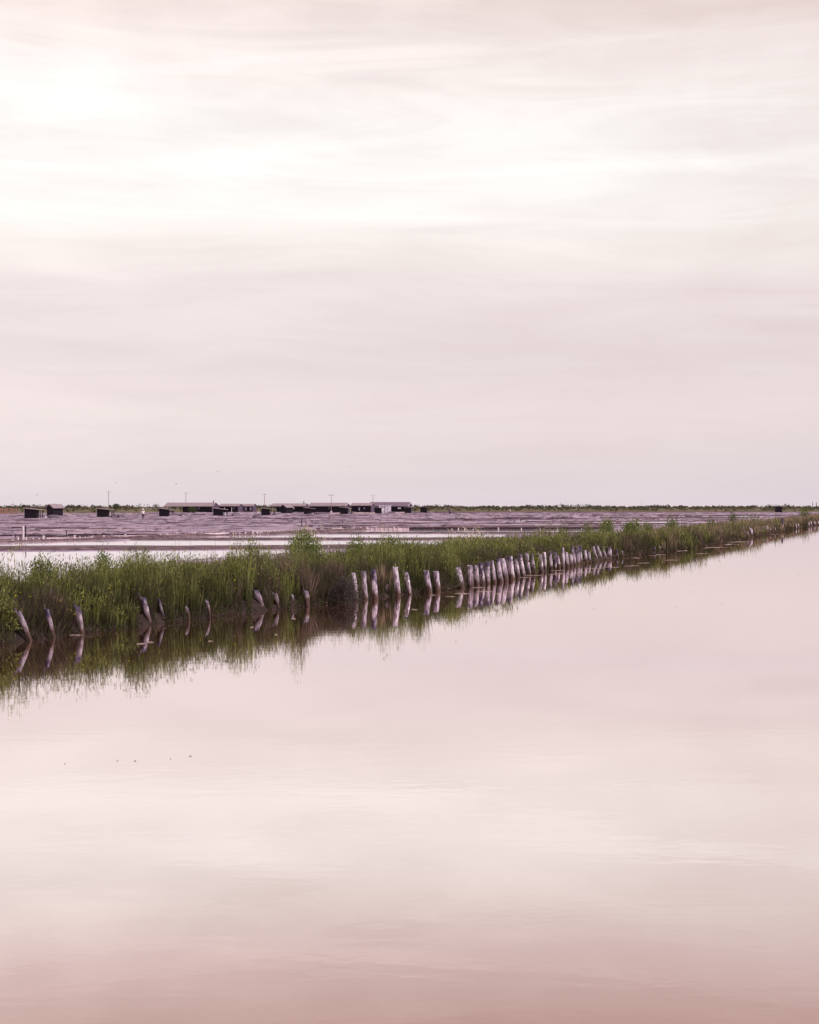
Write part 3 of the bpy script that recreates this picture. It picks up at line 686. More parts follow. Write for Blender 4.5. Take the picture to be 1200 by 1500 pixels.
# yellow wildflowers
FL = [(4,889),(9,882),(17,885),(23,873),(22,902),(16,929),(25,926),(44,874.5),(57,877),(76,857),(75,905),(89,880),(88,901),(99,892.5),(122,874),(124,892),(146,878),(160,862),(163,868),(127,886),(253,865),(293,872),(297,858.5),(292,852),(345,862),(372,852),(370,834),(379,840.5),(394,848),(344,850),(300,841),(350,836),(110,900),(189,862),(269,857),(333,869),(135,880),(66,888),(8,897),(30,868)]
st = MB(); st.tube([(0, 0, -.28), (.01, 0, -.1), (0, 0, 0)], .003, 4)
hd = MB()
for q in range(7):
    a = 6.283*q/7; b_ = a+.38
    hd.add([(0, 0, 0), (.018*math.cos(a), .018*math.sin(a), .006), (.021*math.cos((a+b_)/2), .021*math.sin((a+b_)/2), .01), (.018*math.cos(b_), .018*math.sin(b_), .006)], [(0, 1, 2, 3)])
hd.tube([(0, 0, -.004), (0, 0, .007)], [.004, .007], 7)
fl0 = empty('wildflower', (0, 0, 0)); f1 = st.build('stem', M['stem'], fl0); f2 = hd.build('flower_head', M['yellow'], fl0)
for i, (x, y) in enumerate(FL):
    # stands at the front of the grass: depth from the shore line at that column plus a little
    best = min(((abs(600+F*bx/by-x), by) for bx, by in ((float(a_), float(b_)) for a_, b_ in (bank_xy(q, .35+ .9*max(0, (905-y-(x*.13)))/60) for q in np.arange(18, 70, .5)) if b_ > 10)))
    P = WD(x, y, best[1]); 
    if i == 0: r_ = fl0
    else:
        r_ = fl0.copy(); COL.objects.link(r_)
        for ch in (f1, f2):
            c_ = ch.copy(); COL.objects.link(c_); c_.parent = r_
    r_.location = P; r_.rotation_euler = (random.uniform(.3, .9), 0, random.uniform(-.6, .6)); r_.scale = (random.uniform(.7, 1.25),)*3
    left = x < 200
    tag(r_, 'small yellow wildflower in the grass above the near left stumps' if left else 'small yellow wildflower in the grass left of the mauve bush', 'flower', 'yellow wildflowers at the left end' if left else 'yellow wildflowers toward the middle')

# dry pale reeds leaning above the grass, dead branches
def reeds(px, py, t, n, wpx, hpx, lean, label, m_='straw', name='dry_reeds', plume=True):
    best = min(((abs(600+F*bx/by-px), bx, by, q) for bx, by, q in ((float(a_), float(b_), q) for (a_, b_), q in ((bank_xy(q, t), q) for q in np.arange(18, LEN-5, .5)) if b_ > 10)))
    _, X, Y, q = best; zt = H-(py-YH)*Y/F; sc = Y/F
    mb = MB(); pl = MB()
    for i in range(n):
        x0 = random.uniform(-.5, .5)*wpx*sc; hh = hpx*sc*random.uniform(.5, 1); l_ = lean*random.uniform(.5, 1.2)*hh
        y0 = random.uniform(-.4, .4)
        p0 = (x0, y0, 0); p1 = (x0+l_*.35, y0, hh*.55); p2 = (x0+l_, y0, hh)
        mb.tube([p0, p1, p2], [.005, .004, .002], 4)
        if plume:
            d = Vector(p2)-Vector(p1); d.normalize()
            pl.tube([Vector(p2)-d*.16, Vector(p2)-d*.05, Vector(p2)+d*.06], [.003, .010, .002], 5)
    r_ = empty(name, (X, Y, zt-hpx*sc)); mb.build('stalk', M[m_], r_)
    if plume: pl.build('plume', M[m_], r_)
    return tag(r_, label, 'reeds')
reeds(686, 766, 3.0, 12, 46, 34, -.75, 'bleached reeds leaning left above the grass before the bright pan strips')
reeds(706, 764, 3.0, 9, 22, 34, -.45, 'knot of whitish reeds just right of the long leaning ones')
reeds(482, 768, 4.5, 10, 20, 42, -.6, 'pale dry reeds leaning left beside the tallest leafy shrub')
reeds(880, 776, 2.5, 26, 16, 42, .05, 'upright tan reeds below the round bright green bush')
reeds(872, 780, 2.2, 24, 30, 42, .0, 'loose tan reeds left of the round bright green bush')
reeds(20, 828, 3.5, 10, 44, 60, -.35, 'thin dark dry stalks against the bright near pan', 'stem', plume=False)
reeds(66, 812, 3.2, 9, 14, 60, .15, 'tall dark dead stalk clump left of the light near pan end', 'stem', plume=False)
reeds(305, 782, 4.0, 12, 120, 60, .02, 'thin wispy stalks standing in front of the long bright pan strip', 'dead', plume=False)
for (x0, y0, x1, y1, D_, lab) in ((722, 790, 762, 808, 46, 'fallen pale dead branch lying on the grass above the close-set posts'),):
    mb = MB(); A_ = WD(x0, y0, D_); Bq = WD(x1, y1, D_-.6); dlt = Bq-A_
    mb.tube([(0, 0, 0), tuple(dlt*.35+Vector((0, 0, .08))), tuple(dlt*.7+Vector((0, 0, .03))), tuple(dlt)], [.014, .012, .009, .004], 6)
    for f in (.3, .5, .65, .8):
        b0 = dlt*f+Vector((0, 0, .05)); mb.tube([tuple(b0), tuple(b0+Vector((random.uniform(.05, .2), -.05, random.uniform(-.12, .16)))), tuple(b0+Vector((random.uniform(.2, .4), -.08, random.uniform(-.22, .2))))], [.008, .006, .003], 5)
    o = mb.build('dead_branch', M['dead']); o.location = A_; tag(o, lab, 'branch')

# ------------------------------------------------------------------ salt pans
PZ = .1
PEG = [(-260, 802), (-120, 798), (0, 794.3), (120, 791), (240, 787.2), (300, 784.8), (380, 783), (480, 778.2), (530, 776), (600, 775.7), (720, 775.7), (850, 775.2), (900, 775)]
PEGW = [W(x, y, PZ) for x, y in PEG]
# sheet of shallow water in front of the stake line, down to the foot of the bank
vs = []; fs = []
for P in PEGW: vs.append((P.x, P.y, PZ+.005))
nP = len(PEGW)
for P in PEGW:
    # matching point on the bank foot
    D = max(18, P.y-60 if P.x < -20 else P.y-48)
    bs = np.interp(max(24., min(P.y*.75, P.y-20)) if True else D, _sy, _ss); X_, Y_ = bank_xy(bs, 6.9)
    vs.append((float(X_), float(Y_), PZ+.005))
for i in range(nP-1): fs.append((i, nP+i, nP+i+1, i+1))
def ridge(name, pts, width, height, m_, step=.6, kind='structure', zb=PZ, seed=0):
    P = [Vector(p) for p in pts]; L = [0]
    for a, b_ in zip(P, P[1:]): L.append(L[-1]+(b_-a).length)
    q = np.arange(0, L[-1], step); X = np.interp(q, L, [p.x for p in P]); Y = np.interp(q, L, [p.y for p in P])
    tx = np.gradient(X); ty = np.gradient(Y); l_ = np.hypot(tx, ty); nx, ny = -ty/l_, tx/l_
    prof = [(-.5, -.05), (-.40, .35), (-.25, .85), (0, 1.), (.25, .85), (.4, .35), (.5, -.05)]
    V = []
    for u, hgt in prof:
        wn = 1+.35*(fbm(q*.35+seed, q*0+u*3)-.5)*2*.6
        e = (fbm(q*1.1+seed*3, q*0+u*9)-.5)*.35
        V.append(np.stack([X+nx*u*width*wn, Y+ny*u*width*wn, zb+height*np.maximum(hgt+e*(hgt > .3)+.25*(fbm(q*.13+seed, q*0)-.5), -.05)], -1))
    V = np.stack(V, 1); n_, k_ = V.shape[:2]; i = np.arange(n_-1)[:, None]*k_+np.arange(k_-1)[None]
    Qd = np.stack([i, i+k_, i+k_+1, i+1], -1).reshape(-1, 4)[:, ::-1]
    o = np_mesh(name, V.reshape(-1, 3), Qd.ravel(), np.full(len(Qd), 4), m_, smooth=False)
    if kind: tag(o, kind=kind)
    return o
# water polygons between the dykes
def poly(name, pts, m_, z, kind='structure'):
    o = sheet(name, [(p.x, p.y, z) for p in pts], [tuple(range(len(pts)))], m_); return tag(o, kind=kind)
def wp(lst): return [W(x, y, PZ) for x, y in lst]
poly('pan_water', wp([(-300, 812), (0, 808.5), (200, 807.5), (330, 807), (470, 806), (400, 812), (250, 822), (60, 852), (-300, 880)]), M['pan_water'], PZ+.005)
poly('pan_water', wp([(-260, 801.5), (0, 794.5), (120, 791.7), (240, 791.6), (360, 791.8), (520, 791.8), (680, 792), (660, 797), (500, 797.5), (360, 799.3), (300, 799.6), (130, 798.6), (0, 799.8), (-260, 806)]), M['pan_water'], PZ+.006)
poly('pan_water', wp([(225, 788), (250, 786.6), (300, 784.6), (370, 783), (480, 782.9), (600, 782.9), (740, 783.3), (740, 786.5), (600, 787.5), (480, 788), (360, 787.8), (250, 788.4)]), M['pan_water'], PZ+.007)
poly('pan_water', wp([(430, 779.4), (480, 777.9), (530, 776.1), (600, 776), (720, 776), (850, 775.8), (900, 775.8), (900, 779.2), (720, 779.2), (600, 779), (480, 779.4)]), M['pan_water'], PZ+.008)
for x0, x1, ya, yb in ((740, 850, 767.6, 769.4), (745, 818, 771.3, 772.4), (812, 985, 764.6, 766), (880, 1012, 767.2, 768.2), (980, 1115, 756.3, 757.2), (640, 720, 771.8, 772.6), (930, 1060, 761.2, 762), (1000, 1100, 752.6, 753.2), (740, 860, 763.2, 763.9)):
    poly('pan_water', wp([(x0, (ya+yb)/2), (x0+12, ya), (x1-9, ya+.1), (x1, (ya+yb)/2), (x1-14, yb), (x0+16, yb-.1)]), M['pan_water'], PZ+.004)
# dykes between them
ridge('mud_dyke', [W(-300, 809, PZ), W(0, 804.5, PZ), W(200, 803.4, PZ), W(400, 802.5, PZ), W(560, 801, PZ)], 4.2, .13, M['dyke'], .45, seed=3)
ridge('mud_dyke', [W(195, 790, PZ), W(300, 790, PZ), W(420, 790, PZ), W(560, 790, PZ), W(760, 790, PZ)], 2.2, .11, M['dyke'], .4, seed=11)
ridge('mud_dyke', [W(400, 781.2, PZ), W(480, 781.2, PZ), W(600, 781, PZ), W(820, 781.2, PZ), W(900, 781, PZ)], 2.6, .11, M['dyke'], .5, seed=19)
ridge('mud_dyke', [W(500, 774, PZ), W(600, 773.2, PZ), W(720, 773, PZ), W(900, 773.6, PZ)], 3, .14, M['dyke'], .5, seed=29)
ridge('mud_dyke', [W(650, 771, PZ), W(800, 770.6, PZ), W(960, 770.6, PZ)], 3, .1, M['dyke'], .6, seed=37)
ridge('mud_dyke', [W(700, 767, PZ), W(860, 766.9, PZ), W(1010, 766.9, PZ)], 3.5, .09, M['dyke'], .6, seed=41)
ridge('mud_dyke', [W(780, 764.6, PZ), W(930, 763.8, PZ), W(1080, 761.8, PZ)], 5, .12, M['dyke'], .8, seed=47)
ridge('mud_dyke', [W(900, 759.3, PZ), W(1000, 758.7, PZ), W(1110, 758.6, PZ)], 7, .18, M['dyke'], 1, seed=53)
ridge('mud_dyke', [W(640, 751, PZ), W(850, 750.8, PZ), W(1150, 750.6, PZ)], 10, .35, M['dyke'], 1.2, seed=59)

# low bunds of the drying pans: one piece of terrain
def bunds(name, seed, mat_, hk, dens):
    random.seed(seed)
    Vs = []; Ls = []; off = 0
    D = 96.
    lines = []
    while D < 520:
        x_l = -.33*D-10; x_r = min(shoreX(D)-9, .33*D+10)
        # follow only behind the stake line
        pegD = lambda X: np.interp(X, [p.x for p in PEGW], [p.y for p in PEGW])
        n_seg = random.randint(2, 5)
        x = x_l
        while x < x_r:
            L = random.uniform(6, 34)*(D/150); x1 = min(x+L, x_r)
            slope = random.uniform(-.03, .05)
            if D > max(pegD(x), pegD(x1))+3 and x1-x > 3: lines.append(((x, D), (x1, D+(x1-x)*slope)))
            x = x1+random.uniform(-.5, 5)
        D *= 1+random.uniform(.012, .038)*dens
    # some side bunds running away from the camera
    for i in range(60):
        D = random.uniform(120, 420); X = random.uniform(-.3*D, min(.3*D, shoreX(D)-12))
        if D > np.interp(X, [p.x for p in PEGW], [p.y for p in PEGW])+10: lines.append(((X, D), (X+random.uniform(-3, 8), D+random.uniform(8, 22))))
    lines = [(a, b_) for a, b_ in lines if not (a[1] < 330 and 600+F*(a[0]+b_[0])/2/a[1] > 660 and random.random() < .8)]
    for (a, b_) in lines:
        L = math.hypot(b_[0]-a[0], b_[1]-a[1]); n_ = max(3, int(L/(.8*D_f(a[1])))); q = np.linspace(0, 1, n_)
        X = a[0]+(b_[0]-a[0])*q; Y = a[1]+(b_[1]-a[1])*q+(vn(q*L*.4, q*0+a[1])-.5)*.6
        h_ = hk*random.uniform(.03, .10)*np.clip(fbm(q*L*.5, q*0+a[1])*1.8-.2, .1, 1.4)*min(2.2, D_f(a[1]))
        wd_ = random.uniform(.3, .7)
        V = np.stack([np.stack([X, Y-wd_/2, q*0+.085], -1), np.stack([X, Y-wd_*.2, .09+h_], -1), np.stack([X, Y+wd_*.2, .09+h_], -1), np.stack([X, Y+wd_/2, q*0+.085], -1)], 1)
        i = np.arange(n_-1)[:, None]*4+np.arange(3)[None]
        Q_ = np.stack([i, i+4, i+5, i+1], -1).reshape(-1, 4)[:, ::-1]+off
        Vs.append(V.reshape(-1, 3)); Ls.append(Q_); off += n_*4
    V = np.concatenate(Vs); Q_ = np.concatenate(Ls)
    tag(np_mesh(name, V, Q_.ravel(), np.full(len(Q_), 4), mat_), kind='structure')
def D_f(D): return max(1, D/140)
bunds('salt_pan_bunds', 5, M['bund'], 1.2, 1.0)
bunds('dark_pan_bunds', 6, M['darkbund'], 1.0, 2.2)
# shallow wet patches left in the pans
random.seed(9); V = []; Fc = []
for i in range(150):
    D = 96*math.exp(random.random()*1.55); X = random.uniform(-.3, .3)*D; pg = float(np.interp(X, [p.x for p in PEGW], [p.y for p in PEGW]))
    L = random.uniform(3, 13)*D/150; Wd_ = random.uniform(.5, 2.6)*(D/150)**1.3
    if D < pg+5 or X+L > shoreX(D)-14: continue
    b_ = len(V); n_ = 12
    for j in range(n_): a = 6.283*j/n_; k_ = random.uniform(.6, 1.1); V.append((X+math.cos(a)*L/2*k_, D+math.sin(a)*Wd_/2*k_, .094+.00002*i))
    Fc.append(tuple(range(b_, b_+n_)))
tag(sheet('wet_patches', V, Fc, M['wet']), kind='structure')
random.seed(21)
# clods of mud strewn over the flats
def clods(n):
    ico = [(0, 0, 1), (.9, 0, .35), (.28, .85, .35), (-.72, .53, .35), (-.72, -.53, .35), (.28, -.85, .35), (1.1, 0, -.1), (.3, 1.05, -.1), (-.9, .65, -.1), (-.9, -.65, -.1), (.3, -1.05, -.1)]
    fc = [(0, 1, 2), (0, 2, 3), (0, 3, 4), (0, 4, 5), (0, 5, 1)]; fq = [(1, 6, 7, 2), (2, 7, 8, 3), (3, 8, 9, 4), (4, 9, 10, 5), (5, 10, 6, 1)]
    D = 95*np.exp(rng.random(n)*1.5); X = (rng.random(n)*.66-.33)*D
    pg = np.interp(X, [p.x for p in PEGW], [p.y for p in PEGW]); sh = np.interp(D, _sy, _sx)
    k_ = (D > pg+4) & (X < sh-10) & (fbm(X*.12, D*.05) > .45); X, D = X[k_], D[k_]; n = len(X)
    r = (.05+.10*rng.random(n)**2)*np.clip(D/150, 1, 3); base = np.array(ico)
    V = base[None]*np.stack([r*rng.uniform(1, 3, n), r, r*.75], -1)[:, None]+np.stack([X, D, np.full(n, .09)], -1)[:, None]
    o = np.arange(n)[:, None]*11
    L3 = (o+np.array(fc).ravel()[None]).reshape(-1, 15); L4 = (o+np.array(fq).ravel()[None]).reshape(-1, 20)
    L = np.concatenate([L3, L4], 1).ravel(); T = np.tile([3]*5+[4]*5, n)
    tag(np_mesh('mud_clods', V.reshape(-1, 3), L, T, M['dyke'], smooth=True), 'dark mud clods strewn over the mauve salt flat', 'mud clods', kind='stuff')
clods(9000)

# edging of stakes and boards behind the waters
stake_me = MB(); stake_me.hexa([(-.05, -.04, -.15), (.05, -.04, -.15), (.05, .04, -.15), (-.05, .04, -.15), (-.045, -.035, .24), (.05, -.035, .26), (.045, .035, .24), (-.05, .035, .25)])
stake_me = stake_me.build('stake', M['stake']); stake_data = stake_me.data; bpy.data.objects.remove(stake_me)
labs = ['pale stake and board edging behind the leftmost bright pan strip', 'brown overgrown stake edging left of where the second pan strip begins', 'ragged stake edging behind the tapering left end of the middle strip',
        'dense white stake edging behind the middle strip, left of the leafy shrub', 'low stake edging between the two leaning dry reed clumps', 'dark stake edging behind the farthest long bright strip']
secs = [(1, 3.0), (3, 4.05), (4.05, 6), (6, 7.05), (7.05, 9), (9, 11.9)]
def pegpt(u):
    i = min(int(u), nP-2); f = u-i; return PEGW[i].lerp(PEGW[i+1], f)
for si, (u0, u1) in enumerate(secs):
    pts = [pegpt(u0)] + [PEGW[i] for i in range(math.ceil(u0+.001), math.floor(u1)+1) if u0 < i < u1] + [pegpt(u1)]
    root = empty('stake_edging', pts[0]); tag(root, labs[si], 'edging', 'stake edgings along the salt pans')
    L = [0]
    for a, b_ in zip(pts, pts[1:]): L.append(L[-1]+(b_-a).length)
    mb = MB(); tot = L[-1]
    at = lambda q: Vector((float(np.interp(q, L, [p.x for p in pts])), float(np.interp(q, L, [p.y for p in pts])), PZ))
    q = 0
    while q < tot:
        bl = min(random.uniform(1.2, 3.5), tot-q); a, b_ = at(q), at(q+bl); hh = random.uniform(.13, .22)
        if bl > .3 and random.random() < .9:
            d = (b_-a).normalized(); nrm = Vector((-d.y, d.x, 0))*.025; o_ = pts[0]
            z0, z1 = -.05, hh; z2 = hh*random.uniform(.7, 1.1)
            A0, B0 = a-o_, b_-o_-d*.05
            mb.hexa([(A0.x, A0.y, z0), (B0.x, B0.y, z0), (B0.x+nrm.x, B0.y+nrm.y, z0), (A0.x+nrm.x, A0.y+nrm.y, z0), (A0.x, A0.y, z1), (B0.x, B0.y, z2), (B0.x+nrm.x, B0.y+nrm.y, z2), (A0.x+nrm.x, A0.y+nrm.y, z1)])
        q += bl
    mb.build('board', M['board'] if si != 5 else M['darkboard'], root)
    ns = min(98, int(tot/.42)); dead = si in (1, 5); far_ = si == 5
    for i in range(ns):
        if random.random() < (.8 if far_ else .45 if dead else .12): continue
        p = at((i+random.uniform(.1, .9))*tot/ns)-pts[0]
        s_ = bpy.data.objects.new('stake', stake_data); COL.objects.link(s_); s_.parent = root
        s_.location = (p.x, p.y-.05, random.uniform(-.06, .05)); s_.rotation_euler = (random.uniform(-.1, .1), random.uniform(-.15, .15), random.uniform(-.3, .3)); s_.scale = (random.uniform(.6, 1.4), 1, random.uniform(.7, 1.15)*(.6 if far_ else 1))
    # earth heaped behind the edging
ridge('mud_dyke', [p+Vector((0, 1.1, 0)) for p in PEGW[1:]], 1.9, .2, M['dyke'], .35, seed=71)

# thin plank dividers on the flats
dv = [(0, 118, 770.2), (-30, 132, 774), (130, 260, 767), (60, 210, 777.5), (250, 350, 769.5), (300, 441, 763.4), (180, 300, 773.5), (440, 560, 771), (360, 460, 772.2), (20, 130, 781), (-20, 60, 785.6), (40, 130, 786), (520, 640, 764.2), (600, 730, 762.4), (720, 840, 759.2), (840, 960, 757.2), (140, 330, 761.3), (330, 470, 759.6), (470, 610, 757.7), (100, 230, 784)]
for i, (x0, x1, y) in enumerate(dv):
    A_ = W(x0, y, PZ); Bq = W(x1, y-random.uniform(-.3, .6), PZ); d = Bq-A_
    mb = MB(); n_ = max(2, int(d.length/2.6)); hh = .09*max(1, A_.y/190)
    for j in range(n_):
        a = d*(j/n_); b_ = d*((j+.97)/n_); z = hh*random.uniform(.6, 1.1)
        mb.hexa([(a.x, a.y, -.05), (b_.x, b_.y, -.05), (b_.x, b_.y+.03, -.05), (a.x, a.y+.03, -.05), (a.x, a.y, z), (b_.x, b_.y, z), (b_.x, b_.y+.03, z), (a.x, a.y+.03, z)])
    o = mb.build('plank_divider', M['darkboard'] if i % 3 else M['board']); o.location = A_
    side = 'left third' if (x0+x1)/2 < 250 else 'middle' if (x0+x1)/2 < 520 else 'right part'
    tone = 'dark wet' if i % 3 else 'pale'; size = 'long' if x1-x0 > 115 else 'short'
    tag(o, f'{tone} {size} plank line in the {side} of the flats', 'divider', f'{tone} {size} plank dividers in the {side} of the flats')

# upright stakes standing in the flats
SP = [(34.2, 791.5, 770, 3, 'stake', 'thick pale grey post, left one of the close pair above the leftmost pan strip', 1),
      (38, 792.5, 770, 2.2, 'darkboard', 'thick dark post, right one of the close pair above the leftmost pan strip', 1),
      (22.7, 788, 782, 1.4, 'darkboard', 'short thin stake left of the close pair of posts', 0), (30.4, 788, 783, 1.2, 'darkboard', 'short thin stake touching the left of the close pair', 0),
      (44.7, 787, 781.6, 1.6, 'darkboard', 'short dark stake right of the close pair of posts', 0), (98, 784.6, 777, 1.4, 'darkboard', 'stake with small crosspiece on the flat below the gabled hut', 0),
      (151.3, 777.3, 771.3, 1.4, 'pole', 'grey stake on the flat below the second open lean-to', 0), (442, 772, 759.3, 1.2, 'darkboard', 'tall dark thin stake on the flat left above the leafy shrub', 1),
      (448.5, 769, 763.6, 1, 'darkboard', 'shorter stake just right of the tall dark one', 0), (482.5, 761.5, 754.4, .8, 'darkboard', 'thin bracket-topped stake on the flat before the sheds', 0),
      (763.3, 764.3, 760.4, 1.2, 'darkboard', 'small dark stake on the right flats before the green levee', 0)]
for x, yb, yt, wpx, m_, lab, big in SP:
    P = W(x, yb, PZ); sc = P.y/F; hh = (yb-yt)*sc; r = wpx*sc/2; lx = random.uniform(-.4, .4)*sc
    mb = MB(); mb.tube([(0, 0, -.1), (lx*.5, 0, hh*.5), (lx, 0, hh)], [r*1.05, r, r*.9], 8)
    if 'crosspiece' in lab or 'bracket' in lab: mb.box(-2*sc, 2*sc*(.4), -.02, .02, hh-.03, hh)
    o = mb.build('stake_post', M[m_]); o.location = P; tag(o, lab, 'stake')

# ------------------------------------------------------------------ far levee, scrub
LV = [(-260, 455), (-150, 455), (-90, 462), (-80, 520), (-60, 556), (0, 562), (60, 565), (170, 545), (260, 560), (400, 600)]
q = np.linspace(-300, 420, 361); front = np.interp(q, [a for a, _ in LV], [b_ for _, b_ in LV])
rows_ = [(0, .05), (4, .5), (12, .9), (40, 1.15), (90, 1.5), (130, 1.6), (150, .9), (165, .05)]
V = np.stack([np.stack([q*(1+d_/front*1.0), front+d_, z_+(fbm(q*.06, q*0+d_)-.5)*.5*(z_ > .3)], -1) for d_, z_ in rows_], 1)
i = np.arange(len(q)-1)[:, None]*len(rows_)+np.arange(len(rows_)-1)[None]
Q_ = np.stack([i, i+len(rows_), i+len(rows_)+1, i+1], -1).reshape(-1, 4)
tag(np_mesh('levee', V.reshape(-1, 3), Q_.ravel(), np.full(len(Q_), 4), M['levee'], smooth=True), kind='structure')
def scrub(name, n, d0, d1, hmin, hmax, c0, c1, label, per=26, xr=(-290, 400)):
    X = rng.uniform(*xr, n); fr = np.interp(X, [a for a, _ in LV], [b_ for _, b_ in LV]); d = rng.uniform(d0, d1, n)
    Y = fr+d; X = X*(1+d/fr); z = np.interp(d, [a for a, _ in rows_], [b_ for _, b_ in rows_])
    hh = hmin+(hmax-hmin)*np.clip(fbm(X*.06+5, Y*.02)*2.2-.6, 0, 1.2)*(.4+.9*rng.random(n)); r = hh*rng.uniform(.8, 1.8, n)
    c = np.repeat(np.stack([X, Y, z], -1), per, 0); u = rng.normal(size=(n*per, 3)); u /= np.linalg.norm(u, axis=1, keepdims=True); u *= rng.random((n*per, 1))**.4
    u[:, 2] = np.abs(u[:, 2])
    c = c+u*np.repeat(np.stack([r, r, hh], -1), per, 0)
    dirn = u+rng.normal(size=u.shape)*.5+np.array([0, 0, .4])
    g = np.repeat(fbm(X*.05, Y*.05+30)[:, None], per, 0)*.8+.35*rng.random((n*per, 1)); g = np.clip(g, 0, 1)
    return tag(leaf_mesh(name, leaf_arrays(c, dirn, .55*(.6+.8*rng.random(len(c))), .4), c0*(1-g)+c1*g, M['leaf']), label, 'scrub', kind='stuff')
scrub('levee_scrub', 1500, 85, 140, .4, 1.5, np.array([.03, .036, .028]), np.array([.10, .085, .055]), 'dark low scrub along the crest of the far levee')
scrub('levee_grass', 1900, 2, 60, .15, .75, np.array([.055, .075, .03]), np.array([.19, .16, .09]), 'green and tan grass on the face of the far levee', 16)
# single trees on the levee
def far_bush(px, ptop, pbot, wpx, D, label, dark=.6):
    P = WD(px, pbot, D); hh = (pbot-ptop)*D/F; wd = wpx*D/F; o = empty('round_tree', (P.x, P.y, P.z)); tag(o, label, 'tree')
    mb = MB(); mb.tube([(0, 0, -.3), (.05, 0, hh*.35), (-.05, 0, hh*.7)], [.12, .09, .04], 6)
    for a in range(4): mb.tube([(0, 0, hh*.3), (math.cos(a*1.6)*wd*.3, math.sin(a*1.6)*wd*.3, hh*.7)], [.06, .02], 5)
    mb.build('trunk', M['stem'], o)
    n = 900; u = rng.normal(size=(n, 3)); u /= np.linalg.norm(u, axis=1, keepdims=True); u *= (.45+.55*rng.random((n, 1)))*(.8+.5*(vn(u[:, :1]*3+9, u[:, 2:]*3+9)))
    c = u*np.array([wd/2, wd/2, hh*.42])+np.array([0, 0, hh*.58]); g = rng.random((n, 1))
    leaf_mesh('crown', leaf_arrays(c, u+rng.normal(size=u.shape)*.5, .22, .13), (DEEP*(1-g)+np.array([.08, .10, .045])*g)*dark*1.5, M['leaf'], o)
far_bush(169.5, 738, 746, 9, 470, 'small dark round tree right of the left mast, on the levee')
far_bush(35, 740, 744, 5, 560, 'tiny dark bush on the levee above the first open lean-to', .5)
far_bush(393, 742, 750, 14, 520, 'rust tinted bush between two long sheds left of the fifth lean-to', .9)
far_bush(282, 742.5, 752, 12, 430, 'dark green bush in front of the open bays of the long shed', .7)

# ------------------------------------------------------------------ huts and sheds
def leanto(x0, xb, x1, yt, ytr, yb, label):
    D = (H-PZ)*F/(yb-YH); sc = D/F; X0 = (x0-600)*sc
    o = empty('lean_to_hut', (X0, D, PZ), 0); tag(o, label, 'hut', 'open-fronted lean-to huts along the salt flats')
    wb = (xb-x0)*sc; wt = (x1-x0)*sc; zl = (yb-yt)*sc; zr = (yb-ytr)*sc; dp = 1.8
    zb = zl+(zr-zl)*wb/wt
    mb = MB(); mb.hexa([(0, 0, -.05), (wb, 0, -.05), (wb, dp, -.05), (0, dp, -.05), (0, 0, zl-.06), (wb, 0, zb-.06), (wb, dp, zb-.06), (0, dp, zl-.06)])
    # corner battens
    for xx in np.arange(.0, wb, .3): mb.box(xx, xx+.04, -.03, 0, 0, (zl+(zb-zl)*xx/wb)-.1)
    mb.build('wall', M['darkwood'], o)
    mb = MB(); e = .18
    mb.hexa([(-e, -e, zl-.05), (wt+.05, -e, zr-.05), (wt+.05, dp+e, zr-.05), (-e, dp+e, zl-.05), (-e, -e, zl+.05), (wt+.05, -e, zr+.05), (wt+.05, dp+e, zr+.05), (-e, dp+e, zl+.05)])
    mb.build('roof', M['roof'], o)
    for yy in (.06, dp-.1):
        m2 = MB(); m2.box(wt-.12, wt-.02, yy-.05, yy+.05, -.05, zr-.06); m2.build('canopy_post', M['darkwood'], o)
    m2 = MB(); m2.box(wb+.02, wt-.14, dp-.6, dp-.1, .55, .62); m2.box(wb+.04, wb+.1, dp-.55, dp-.5, -.05, .55); m2.build('bench', M['sidewood'], o)
    return o
HL = [(36,53.5,59.5,744.3,746.8,759.6,'nearest and largest lean-to hut at the far left, left of the tall gabled hut'),
 (142.2,158,164.6,744.5,747,757.7,'lean-to hut below the left mast and beside the small round tree'),
 (233.2,246.5,253.2,744.3,747,757,'lean-to hut in front of the left end of the longest pale-roofed shed'),
 (312.6,325.6,332.2,744,746.5,756.5,'lean-to hut before the gable end with the small chimney'),
 (382.8,394.8,401.8,744,746.2,755.5,'lean-to hut beside the upturned grey boat'),
 (445,455.4,461.4,743.2,745.2,753.9,'lean-to hut with a small upturned boat lying before it'),
 (498.4,509.8,515.2,743,744.7,753.4,'lean-to hut before the white-edged gable, left of the low white walls'),
 (548.5,559,564,742.9,744.2,752.3,'lean-to hut directly in front of the white cabin'),
 (592.7,602.4,609,742.6,743.6,751.5,'lean-to hut at the right end of the last long shed'),
 (616,625.5,629,742.2,743,751.5,'rightmost lean-to hut standing alone beside the levee')]
for a in HL: leanto(*a)

